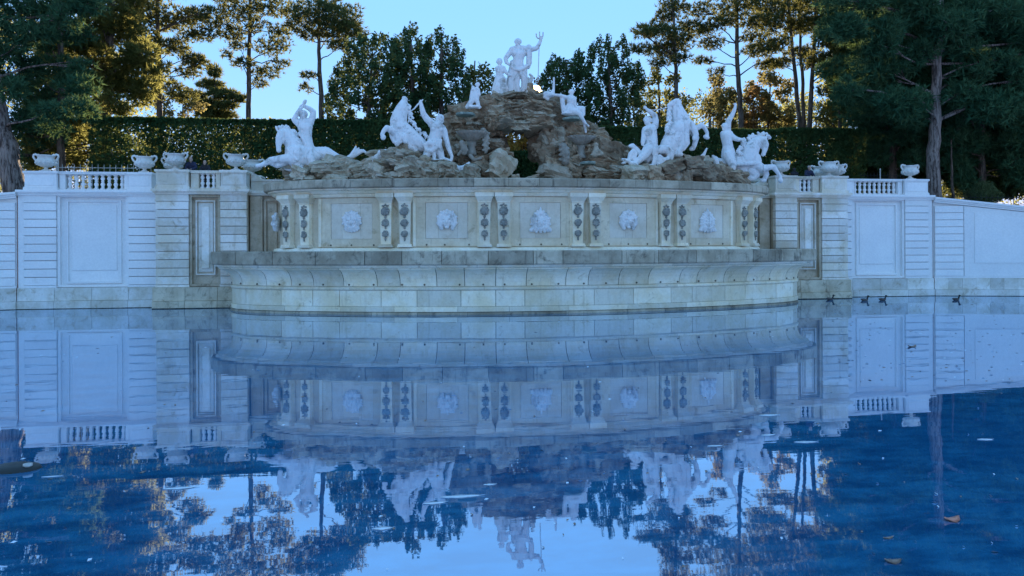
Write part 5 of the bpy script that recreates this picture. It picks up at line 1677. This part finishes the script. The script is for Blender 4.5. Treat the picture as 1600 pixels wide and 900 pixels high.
def tree(name, label, Y, trunk, pads, kind='needle', mat='needle', dens=1.0, leaf=0.3, depth=1.0, bark='bark', group='park trees behind the hedge', r0=0.32, limbs=True, rz_fac=1.0, clear=None):
    """trunk: photo points from the foot up; pads: (px, py, rx, ry) clumps in photo pixels, spread in depth"""
    sc = 1.0 / ppm(Y, trunk[0][0])
    tp = [at(x, y, Y) for x, y in trunk]
    foot = tp[0].copy()
    foot.z = min(foot.z, ground_z(foot.x, foot.y)) - 0.1
    if tp[0].z > foot.z + 0.3:
        tp = [Vector((tp[0].x + (tp[0].x - tp[1].x) * 0.1, Y, foot.z))] + tp
    else:
        tp[0] = foot
    t = thing(name, label, 'tree', tp[0], group)
    n = len(tp)
    L = tp[-1].z - tp[0].z
    rad = [r0 * (1.25 if i == 0 else 1) * (1 - 0.72 * (p.z - tp[0].z) / max(L, 1)) for i, p in enumerate(tp)]
    fine, fr = [], []
    for i in range(n - 1):
        for j in range(4):
            u = j / 4
            wob = 0.0 if i == 0 and j == 0 else r0 * 0.16
            fine.append(tp[i].lerp(tp[i + 1], u) + Vector((rnd.uniform(-wob, wob), rnd.uniform(-wob, wob), 0)))
            fr.append(rad[i] * (1 - u) + rad[i + 1] * u)
    fine.append(tp[-1]); fr.append(rad[-1])
    m = MB()
    m.tube(fine, fr, 12)
    P3 = []
    V3 = []
    for k, (px, py, rx, ry) in enumerate(pads):
        dy = rnd.uniform(-1, 1) * depth
        if clear and clear[0] < px < clear[1] and py > clear[2]:
            dy = abs(dy) * 0.5 + 1.6          # keeps the stem in view
        c = at(px, py, Y + dy)
        s_ = sc
        rxm, rym = rx * s_ * 1.1, ry * s_ * 1.15
        area = rxm * max(rym, rxm * 0.5)
        cnt = int(max(30, area * dens * (330 if kind == 'leaf' else 140)))
        p, v = pad_points(c, rxm, rym, rxm * 0.85 * rz_fac, cnt)
        P3.append(p); V3.append(v)
        if limbs and not (clear and k % 2) and ((kind == 'needle' and (len(pads) < 30 or k % 3 == 0)) or k % 4 == 0):
            # limb leaves the trunk a little below its clump
            zt = min(max(c.z - rxm * 0.5 - 0.4, tp[0].z + L * 0.25), tp[-1].z)
            j = min(range(len(fine)), key=lambda i: abs(fine[i].z - zt))
            st = fine[j]
            br = max(0.03, min(fr[j] * 0.5, 0.03 + (c - st).length * 0.012))
            bz = bezier(st, c, 0.22 * (c - st).length * rnd.uniform(-0.7, 1.0))
            bz = [q_ + Vector((rnd.uniform(-.12, .12), rnd.uniform(-.12, .12), rnd.uniform(-.12, .12))) if 0 < i_ < 5 else q_ for i_, q_ in enumerate(bz)]
            m.tube(bz, [br * (1 - 0.75 * i / 5) for i in range(6)], 5)
            if kind == 'needle':
                for _ in range(4):
                    e = Vector(p[NR.integers(len(p))])
                    m.tube([bz[3 + NR.integers(2)], bz[4].lerp(e, 0.5) + Vector((0, 0, 0.1)), e], [br * 0.4, br * 0.3, 0.012], 4)
    m.build('trunk', M[bark], t, True)
    P3 = np.concatenate(P3); V3 = np.concatenate(V3)
    if kind == 'leaf':
        me = fast_mesh('crown', leaf_cards(P3, leaf * 1.25), 4)
    else:
        d = V3 * 0.6 + np.array([0, 0, 0.55])
        me = fast_mesh('crown', needle_tufts(P3, d, leaf), 3)
    link('crown', me, M[mat], t)
    return t

def pads_of(poly, step, rx, ry, drop=0.0):
    return [(x, y, rx * rnd.uniform(0.65, 1.3), ry * rnd.uniform(0.65, 1.3)) for x, y in fill(poly, step) if rnd.random() > drop]

# big trees in front, at the ends of the wall
tree('pine_tree', 'big dark tree with a leaning furrowed trunk at the left edge', 5.5,
     [(24, 300), (12, 240), (0, 190), (-18, 100), (-30, 0), (-40, -120)],
     pads_of([(-150, -120), (120, -100), (150, 10), (125, 90), (140, 150), (95, 225), (45, 232), (5, 182), (-60, 200), (-140, 150)], 32, 25, 15, 0.34),
     'needle', 'needledark', 1.1, 0.42, 2.5, 'barkbig', r0=0.66)
tree('pine_tree', 'tall dark pine with a thick furrowed trunk beside the outermost right urn', 3.8,
     [(1459, 312), (1458, 250), (1461, 190), (1464, 100), (1466, 20), (1468, -120)],
     pads_of([(1330, -120), (1640, -120), (1660, 60), (1640, 190), (1575, 170), (1530, 190), (1500, 160), (1440, 195), (1360, 175), (1305, 130), (1290, 60)], 27, 26, 15, 0.26),
     'needle', 'needledark', 1.35, 0.42, 2.6, 'barkbig', r0=0.46, clear=(1446, 1480, 90))
# lit conifer left, behind the fence
tree('conifer_tree', 'broad olive-gold conifer filling the space left of the hedge', 13.0,
     [(165, 292), (168, 150), (176, 0), (178, -140)],
     pads_of([(60, -120), (225, -110), (228, 30), (243, 80), (240, 130), (236, 178), (150, 188), (142, 262), (40, 268), (30, 160), (80, 60)], 24, 22, 15, 0.1),
     'needle', 'olive', 0.95, 0.40, 2.5, r0=0.4)
tree('conifer_tree', 'very dark conifer wedged between leaning trunk and olive-gold conifer', 10.0,
     [(95, 292), (95, 150), (96, 40), (96, -60)],
     pads_of([(70, -60), (120, -60), (120, 120), (110, 200), (60, 255), (10, 262), (10, 200), (50, 100)], 28, 20, 13, 0.35),
     'needle', 'needledark', 0.7, 0.40, 1.5, r0=0.3)
# pines of the left half
tree('pine_tree', 'slender pine rising straight from the left end of the hedge', 20,
     [(249, 187), (248, 100), (246, 0), (246, -100)],
     [(215, 18, 38, 18), (290, 28, 36, 13), (312, 55, 26, 8), (268, 72, 30, 10), (300, 92, 22, 7), (222, 60, 26, 12), (296, 112, 20, 9), (265, 135, 20, 8), (288, 150, 24, 9), (238, 126, 12, 9), (240, 155, 18, 8), (196, 40, 26, 16), (235, -20, 45, 20), (270, -30, 40, 20), (250, -70, 40, 20), (322, 20, 20, 8), (312, 100, 16, 5), (260, 40, 22, 9)],
     'needle', 'needle', 1.1, 0.38, 1.6, r0=0.30)
tree('pine_tree', 'slender pine with sparse tiers, second from the left end of hedge', 22,
     [(389, 187), (389, 100), (391, 0), (391, -100)],
     [(368, 18, 36, 14), (424, 12, 32, 12), (362, 52, 26, 8), (428, 72, 28, 15), (416, 112, 24, 9), (404, 130, 16, 6), (345, 38, 18, 8), (352, 85, 10, 5), (440, 48, 18, 9), (378, 98, 18, 6), (400, 40, 20, 8), (440, 100, 14, 7), (390, -25, 45, 18), (350, -10, 25, 14), (430, -30, 30, 16), (372, 72, 16, 6)],
     'needle', 'needle', 1.0, 0.36, 1.6, r0=0.28)
tree('pine_tree', 'small far pine low on the skyline between two slender pines', 46,
     [(336, 190), (336, 150), (335, 110)],
     [(335, 113, 9, 8), (330, 133, 18, 6), (346, 148, 20, 6), (322, 163, 20, 6), (352, 166, 16, 5), (336, 180, 28, 5), (372, 155, 14, 4), (312, 150, 10, 4)],
     'needle', 'needle', 1.2, 0.6, 1.0, r0=0.22)
tree('pine_tree', 'umbrella-topped pine with its flat crown leaning over the dark yews', 19,
     [(503, 187), (500, 110), (497, 50), (499, 10)],
     [(500, 22, 42, 14), (540, 26, 26, 17), (466, 40, 20, 9), (520, 48, 38, 11), (558, 55, 16, 7), (482, 118, 13, 4), (477, 138, 10, 6), (530, 72, 22, 6), (462, 18, 18, 12), (545, 42, 22, 9), (482, 55, 18, 6), (515, 5, 22, 10)],
     'needle', 'needle', 1.2, 0.36, 1.5, r0=0.33)
tree('bare_shrub', 'low golden thicket just over the hedge beside the left slender pine', 34,
     [(285, 190), (286, 150)], pads_of([(248, 188), (254, 150), (286, 134), (312, 150), (332, 188)], 14, 9, 7, 0.25), 'leaf', 'gold', 0.7, 0.25, 1.5, r0=0.12)
# yews in the middle
tree('yew_tree', 'rounded dark yew right of the umbrella-topped pine', 15, [(575, 190), (578, 140), (582, 90)],
     pads_of([(514, 195), (508, 150), (524, 108), (545, 74), (566, 60), (592, 56), (618, 64), (634, 95), (640, 195)], 11, 7, 11, 0.14), 'leaf', 'yew', 1.1, 0.22, 2.5, r0=0.3)
tree('yew_tree', 'pointed dark yew, tallest of the yews left of the trident figure', 16, [(645, 190), (644, 120), (641, 55)],
     pads_of([(596, 195), (598, 112), (614, 72), (632, 52), (642, 42), (652, 54), (668, 70), (676, 110), (680, 195)], 10, 6, 12, 0.16), 'leaf', 'yew', 1.05, 0.22, 2.2, r0=0.3)
tree('yew_tree', 'twin-tipped dark yew, nearest the trident figure of the yews', 17, [(690, 195), (690, 120), (690, 55)],
     pads_of([(646, 200), (654, 105), (668, 68), (682, 52), (690, 44), (700, 58), (714, 66), (726, 88), (734, 120), (742, 200)], 10, 6, 12, 0.2), 'leaf', 'yew', 1.0, 0.22, 2.2, r0=0.3)
tree('leafy_tree', 'thin sunlit tree between the yews and the kneeling figure', 21, [(738, 200), (740, 150), (742, 95)],
     pads_of([(715, 205), (722, 120), (738, 86), (752, 95), (768, 102), (782, 130), (786, 205)], 14, 9, 11, 0.28), 'leaf', 'olive', 0.9, 0.24, 2, r0=0.2)
# right of the figure with the trident
tree('leafy_tree', 'bronze-edged tree directly behind the raised trident', 18, [(885, 210), (886, 150), (884, 95)],
     pads_of([(842, 190), (846, 125), (862, 92), (882, 98), (904, 84), (920, 110), (928, 210), (880, 215)], 11, 8, 9, 0.15), 'leaf', 'yew', 1.1, 0.23, 2, r0=0.25)
tree('leafy_tree', 'low copper-leaved shrub glowing beside the sun', 24, [(862, 200), (862, 150)],
     pads_of([(838, 200), (842, 130), (860, 110), (880, 130), (884, 200)], 13, 9, 9, 0.3), 'leaf', 'copper', 0.8, 0.24, 1.5, r0=0.15)
tree('yew_tree', 'columnar dark evergreen with two tips right of the trident', 18, [(955, 210), (952, 140), (950, 70)],
     pads_of([(912, 210), (916, 125), (924, 78), (944, 58), (960, 72), (975, 60), (992, 84), (1004, 120), (1010, 210)], 11, 6, 12, 0.12), 'leaf', 'yew', 1.2, 0.22, 2.2, r0=0.28)
tree('leafy_tree', 'loose dark tree behind the inner right horse', 22, [(1032, 210), (1030, 160), (1028, 105)],
     pads_of([(996, 210), (1002, 120), (1028, 98), (1056, 118), (1080, 160), (1086, 210)], 16, 11, 9, 0.25), 'leaf', 'olive', 0.8, 0.26, 2.2, r0=0.2)
tree('pine_tree', 'pine with tiered pads leaning over the inner right horse', 20,
     [(1058, 195), (1057, 130), (1055, 85), (1051, 0), (1050, -60)],
     [(1052, 12, 24, 16), (1018, 46, 28, 8), (1046, 52, 24, 9), (1066, 62, 22, 8), (1040, 78, 34, 10), (1008, 52, 16, 6), (1078, 42, 20, 8), (1000, 76, 18, 6), (1040, 28, 18, 8), (1064, 92, 16, 5), (1030, 98, 16, 5), (1055, -25, 35, 16)],
     'needle', 'needle', 1.2, 0.36, 1.6, r0=0.27)
tree('pine_tree', 'open pine with bare twisting limbs behind the rightmost rider', 21,
     [(1158, 205), (1156, 150), (1152, 90), (1151, 0), (1150, -80)],
     [(1150, 8, 40, 14), (1118, 38, 28, 8), (1184, 34, 34, 9), (1112, 68, 22, 7), (1188, 78, 30, 8), (1100, 95, 16, 5), (1172, 58, 18, 6), (1096, 48, 22, 7), (1200, 100, 22, 7), (1138, 28, 18, 7), (1120, 112, 14, 5), (1135, -25, 40, 16), (1180, -20, 35, 14), (1090, 15, 24, 9)],
     'needle', 'needle', 1.0, 0.36, 1.8, r0=0.33)
tree('pine_tree', 'leaning pine, leftmost of the three close trunks', 22, [(1250, 205), (1244, 130), (1236, 60), (1228, -60)],
     [(1222, 22, 38, 14), (1206, 68, 28, 9), (1200, 44, 22, 9), (1240, 44, 22, 9), (1220, -20, 45, 18), (1218, 98, 20, 6), (1190, 8, 26, 10)], 'needle', 'needle', 1.1, 0.38, 1.6, r0=0.29)
tree('pine_tree', 'straight pine in the middle of the three close trunks', 24, [(1256, 205), (1254, 130), (1250, 60), (1248, -60)],
     [(1262, 40, 30, 10), (1252, 82, 24, 7), (1270, 100, 20, 6), (1255, 5, 40, 12), (1250, -30, 40, 14)], 'needle', 'needle', 1.1, 0.4, 1.6, r0=0.25)
tree('pine_tree', 'pine curving outward, rightmost of the three close trunks', 20, [(1264, 205), (1268, 130), (1272, 60), (1278, -60)],
     [(1290, 22, 34, 13), (1294, 62, 28, 11), (1282, 92, 24, 8), (1306, 40, 24, 12), (1290, -25, 45, 18), (1300, 112, 20, 8), (1318, 78, 22, 10)], 'needle', 'needle', 1.1, 0.38, 1.6, r0=0.29)
tree('leafy_tree', 'golden backlit tree behind the raised arm of the rightmost rider', 32, [(1128, 205), (1126, 160), (1124, 120)],
     pads_of([(1092, 208), (1100, 150), (1122, 114), (1146, 128), (1152, 208)], 14, 10, 8, 0.25), 'leaf', 'gold', 0.9, 0.28, 2.5, r0=0.18)
tree('leafy_tree', 'copper and gold tree glowing left of the three close trunks', 32, [(1200, 205), (1202, 160), (1204, 115)],
     pads_of([(1162, 208), (1164, 150), (1180, 112), (1206, 100), (1232, 124), (1244, 208)], 14, 10, 8, 0.22), 'leaf', 'gold', 1.0, 0.28, 2.5, r0=0.2)
tree('leafy_tree', 'copper sapling between the raised arm and the open pine', 29, [(1178, 205), (1178, 165), (1176, 140)],
     pads_of([(1160, 208), (1164, 150), (1180, 132), (1194, 160), (1194, 208)], 12, 8, 7, 0.3), 'leaf', 'copper', 0.8, 0.26, 1.5, r0=0.12)
tree('conifer_tree', 'olive-gold conifer just right of the three close trunks', 19, [(1312, 205), (1314, 120), (1316, 30)],
     pads_of([(1276, 208), (1280, 140), (1296, 80), (1318, 60), (1344, 90), (1352, 208)], 18, 13, 10, 0.12), 'needle', 'olive', 0.8, 0.4, 2, r0=0.25)
# dark background of the right side
tree('conifer_tree', 'black-green conifer between hedge end and thick right trunk', 10, [(1395, 300), (1396, 180), (1398, 40)],
     pads_of([(1330, 60), (1400, 20), (1450, 60), (1448, 240), (1440, 268), (1405, 240), (1352, 262), (1342, 200), (1318, 150)], 24, 21, 14, 0.06), 'needle', 'needledark', 1.0, 0.42, 2.0, r0=0.32)
tree('conifer_tree', 'dark conifer with low boughs right of the thick trunk', 9, [(1535, 306), (1534, 180), (1532, 30)],
     pads_of([(1470, 40), (1560, -20), (1600, 60), (1610, 260), (1560, 280), (1500, 285), (1474, 240)], 24, 21, 14, 0.06), 'needle', 'needledark', 1.0, 0.42, 2.0, r0=0.3)
tree('conifer_tree', 'dark spreading conifer at the right edge of the park', 8, [(1640, 310), (1640, 180), (1640, 30)],
     pads_of([(1570, 60), (1640, -60), (1760, 60), (1760, 270), (1640, 285), (1575, 275)], 26, 23, 15, 0.06), 'needle', 'needledark', 0.9, 0.42, 2.0, r0=0.3)
tree('sapling', 'thin bare-stemmed sapling standing in shade beside the thick right trunk', 6, [(1489, 306), (1487, 270), (1486, 220)],
     [(1486, 215, 20, 12), (1500, 195, 18, 10)], 'needle', 'needledark', 0.9, 0.4, 0.6, r0=0.13)
tree('conifer_tree', 'shaded conifer filling the gap behind the thick right trunk', 16, [(1440, 300), (1440, 180), (1440, 0)],
     pads_of([(1300, -60), (1640, -60), (1640, 200), (1600, 290), (1320, 290), (1330, 160)], 30, 30, 22, 0.03), 'leaf', 'yew', 1.2, 0.40, 2.5, r0=0.35)

# rounded bush behind the falling wall
P, V = pad_points(at(1535, 306, 3.5), 1.2, 0.95, 0.9, 9000)
P = P[P[:, 2] > GZ - 1.4]
t = thing('bush', 'rounded clipped green bush behind the falling white wall', 'bush', at(1535, 312, 3.5))
link('foliage', fast_mesh('foliage', leaf_cards(P, 0.10), 4), M['bush'], t)
m = MB(); b0 = at(1535, 306, 3.5); m.tube([(b0.x, b0.y, GZ - 1.5), (b0.x, b0.y, b0.z)], 0.05, 6); m.build('stem', M['bark'], t)

# clipped hedges
def hedge(label, pxa, pxb, Y, top, thick, dens, gap, trunks):
    a, b = at(pxa, 200, Y), at(pxb, 200, Y)
    t = thing('hedge', label, 'hedge', ((a.x + b.x) / 2, Y, GZ))
    L = b.x - a.x
    H = top - GZ
    n = int(L * H * dens)
    q = NR.uniform(size=(n, 3))
    # leaves crowd on the clipped skin
    sk = NR.uniform(size=n)
    q[:, 1] = np.where(sk < 0.55, np.where(q[:, 1] < 0.7, q[:, 1] * 0.14, 1 - q[:, 1] * 0.1), q[:, 1])
    q[:, 2] = np.where(sk > 0.88, 1 - q[:, 2] * 0.03, q[:, 2])
    x, z = a.x + q[:, 0] * L, GZ + q[:, 2] * H
    if gap > 0:
        nz = np.array([noise.noise(Vector((xx * 0.9, zz * 1.2, 3.3))) + 0.5 * noise.noise(Vector((xx * 3.1, zz * 3.1, 8.1))) for xx, zz in zip(x, z)])
        arch = np.abs(np.sin((x - a.x) * math.pi / 6.2))
        keep = (q[:, 2] > 0.86) | (nz * 0.9 + 0.35 - gap * arch * (1 - 0.3 * q[:, 2]) > NR.uniform(-0.5, 0.5, n)) | (q[:, 0] < 0.03)
        x, z, q = x[keep], z[keep], q[keep]
    pts = np.stack([x + NR.normal(size=len(x)) * 0.02, Y + (q[:, 1] - 0.5) * thick, z + NR.normal(size=len(x)) * 0.025], 1)
    link('foliage', fast_mesh('foliage', leaf_cards(pts, 0.25), 4), M['hedge'], t)
    for i in range(trunks):
        x = a.x + L * (i + 0.5) / trunks + rnd.uniform(-.2, .2)
        m = MB(); m.tube([(x, Y, GZ), (x + 0.05, Y, GZ + H * 0.4), (x + rnd.uniform(-.3, .3), Y, GZ + H * 0.85)], [0.08, 0.06, 0.02], 6)
        for s_ in (-1, 1):
            for hh in (0.3, 0.45, 0.6):
                m.tube([(x, Y, GZ + H * hh), (x + s_ * 0.6, Y, GZ + H * (hh + 0.18)), (x + s_ * 0.9, Y, GZ + H * (hh + 0.35))], [0.035, 0.025, 0.01], 4)
        m.build('stem', M['bark'], t, True)
    return t
hedge('tall clipped hedge with sunlit thin patches left of the statues', 145, 470, 8.5, at(300, 187, 8.5).z, 1.3, 560, 0.16, 9)
hedge('dense dark clipped hedge behind the horses left of the grotto', 471, 720, 8.5, at(560, 190, 8.5).z, 1.3, 700, 0.0, 5)
hedge('dense dark clipped hedge right of the grotto behind the right horses', 900, 1210, 8.5, at(1060, 202, 8.5).z, 1.3, 700, 0.0, 6)
hedge('clipped hedge with a golden patch behind the right bay', 1211, 1345, 8.5, at(1280, 203, 8.5).z, 1.4, 560, 0.14, 3)
hedge('dark clipped hedge seen through the arch behind the iron railing', 735, 885, 7.0, at(815, 238, 7.0).z, 1.2, 600, 0.0, 2)
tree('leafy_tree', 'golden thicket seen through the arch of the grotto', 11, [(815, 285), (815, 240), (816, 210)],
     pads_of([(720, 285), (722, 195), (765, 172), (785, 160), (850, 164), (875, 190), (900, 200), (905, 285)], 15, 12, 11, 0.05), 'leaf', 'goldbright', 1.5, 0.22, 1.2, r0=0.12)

# far wood behind the right hedge: reads as one mass
pts = []
m = MB()
for i in range(70):
    px = rnd.uniform(1000, 1330); Y = rnd.uniform(48, 75)
    c = at(px, rnd.uniform(150, 205), Y)
    p, v = pad_points(c, 2.2, 1.6, 2.0, 160)
    pts.append(p)
    c0 = at(px, 215, Y)
    m.tube([(c0.x, Y, ground_z(c0.x, Y) - 0.2), (c0.x + rnd.uniform(-.4, .4), Y, c0.z + 2.5)], [0.2, 0.1], 6)
for i in range(40):
    px = rnd.uniform(-40, 250); Y = rnd.uniform(40, 60)
    c = at(px, rnd.uniform(20, 205), Y)
    p, v = pad_points(c, 2.4, 1.8, 2.0, 200)
    pts.append(p)
for i in range(120):
    px = rnd.uniform(1300, 1700); Y = rnd.uniform(26, 45)
    c = at(px, rnd.uniform(0, 290), Y)
    p, v = pad_points(c, 2.4, 1.8, 2.0, 260)
    pts.append(p)
for i in range(260):
    px = rnd.uniform(-160, 1760); Y = rnd.uniform(30, 60)
    c = at(px, rnd.uniform(205, 312), Y)
    p, v = pad_points(c, 2.6, 1.8, 2.0, 240)
    pts.append(p)
fw = link('far_wood', fast_mesh('far_wood', leaf_cards(np.concatenate(pts), 0.42), 4), M['olive'])
tag(fw, 'hazy far wood seen between the trunks behind the hedges', 'wood', kind='stuff')
tag(m.build('far_wood_trunks', M['bark'], None, True), 'thin far trunks crowding behind the right hedge', 'wood', kind='stuff')
